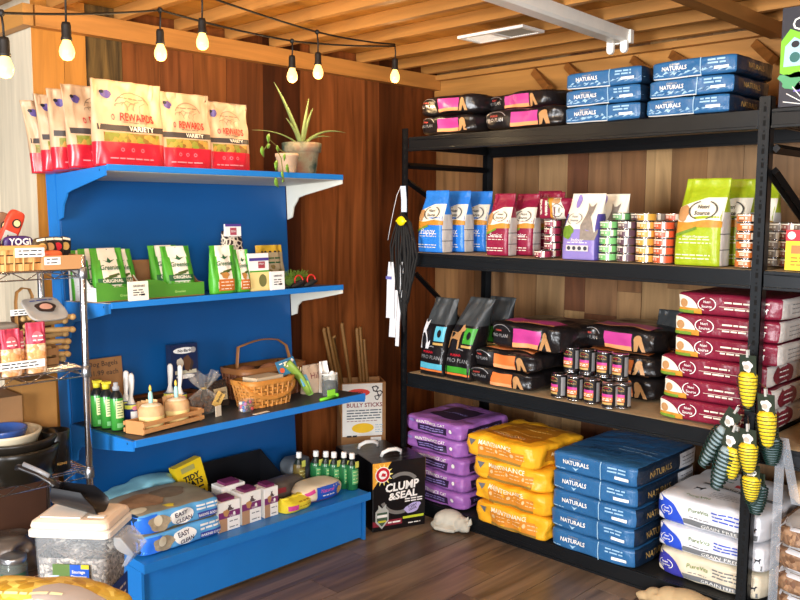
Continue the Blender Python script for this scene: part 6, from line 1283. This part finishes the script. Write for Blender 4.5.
# scoop lying on the lid
t = thing('feed_scoop', 'black plastic feed scoop lying on the storage bin lid', 'scoop', mw=bm_ @ Matrix.Translation((-.03, -.0, H+.0545)) @ Matrix.Rotation(-.15, 4, 'Z') @ Matrix.Rotation(.10, 4, 'Y'))
sk = mat('17171a', .3, spec=.7)
mb = MB()
def Sc(u, v, k=1):
    x = -.055+.16*u; r = .042*k*(.85+.2*u); a = PI*(v*1.35-.175)+PI; cut = max(0, u-.65)*.6*abs(math.cos(a)) ; return Vector((x-.07*max(0, math.sin(a)+.25)*u-.0*cut, r*math.cos(a), .048+r*math.sin(a)*1.1))
mb.grid(Sc, 12, 18, sk); mb.grid(lambda u, v: Sc(u, v, .95), 12, 18, sk); mb.grid(lambda u, v: Sc(0, u, .95+.05*v), 18, 1, sk)
mb.add([Sc(0, k/18) for k in range(19)], [tuple(range(19))], sk); mb.build('scoop_bowl', t, weld=False)
mb = MB(); mb.tube([(-.05, 0, .055), (-.075, 0, .075), (-.12, 0, .09), (-.185, 0, .102), (-.2, 0, .10)], lambda s_: .017-.003*math.sin(PI*s_), sk, 10, flat=.6); mb.build('handle', t, weld=False)
mb = MB(); mb.tube([(-.085, 0, .09), (-.12, 0, .10), (-.18, 0, .113)], .006, mat('7a7a7c', .35), 8, flat=1.6); mb.build('grip_inlay', t, weld=False)
# yellow sack in the foreground
pasta = spots('yellow_kibble_photo', 'b08a20', 'e6cf6a', 42, .5, c3='ccaa38')
c = at(48, 592, 0, -1.98); s = Sack(.62, .30, .665, dict(all=pasta), 2.8, .02, 600, .05); s.top.ell(.12, -.05, .09, .05, mat('9a9088', .5), 1, wob=.05); s.top.lines(-.1, -.1, .1, -.05, 3, mat('e0d0a0'), .008, 2, 3)
put(s.mb, 'pet_food_sack', (c.x-.03, c.y-.03, .001), 'big yellow sack cut off by the bottom edge before the storage bin', 'pet food', .72)
# ================================================================== LIGHT
def area(nm, loc, target, sx, sy, power, col):
    l = bpy.data.lights.new(nm, 'AREA'); l.shape = 'RECTANGLE'; l.size = sx; l.size_y = sy; l.energy = power; l.color = col
    o = bpy.data.objects.new(nm, l); COL.objects.link(o); o.location = loc
    o.rotation_euler = (Vector(target)-Vector(loc)).to_track_quat('-Z', 'Y').to_euler(); return o
area('doorway_daylight', (-1.2, -2.9, 1.5), (-2.4, 3.0, .7), 1.3, 1.6, 350, (.95, .97, 1))
area('side_fill', (1.5, -.8, 1.6), (-2.6, 2.6, .6), 1.4, 1.2, 185, (.95, .97, 1))  # added side light to brighten the blue base front, no window known there
for i, (x, y, z) in enumerate(((-1.2, .9, 2.1), (-.6, 2.0, 2.1), (-1.8, .2, 2.1), (-1.9, 2.0, 2.15))):  # added warm fill lights without lamps, standing in for unseen bulbs
    z += .18; l = bpy.data.lights.new('room_fill', 'POINT'); l.energy = 11; l.color = (1, .72, .42); l.shadow_soft_size = .05
    o = bpy.data.objects.new('room_fill', l); COL.objects.link(o); o.location = (x, y, z)
w = bpy.data.worlds.new('world'); SC.world = w; w.use_nodes = True
w.node_tree.nodes['Background'].inputs[0].default_value = (.75, .85, 1, 1); w.node_tree.nodes['Background'].inputs[1].default_value = .16
SC.view_settings.view_transform = 'Standard'; SC.view_settings.look = 'None'; SC.view_settings.gamma = 1; SC.view_settings.exposure = 0
SC.view_settings.use_curve_mapping = False
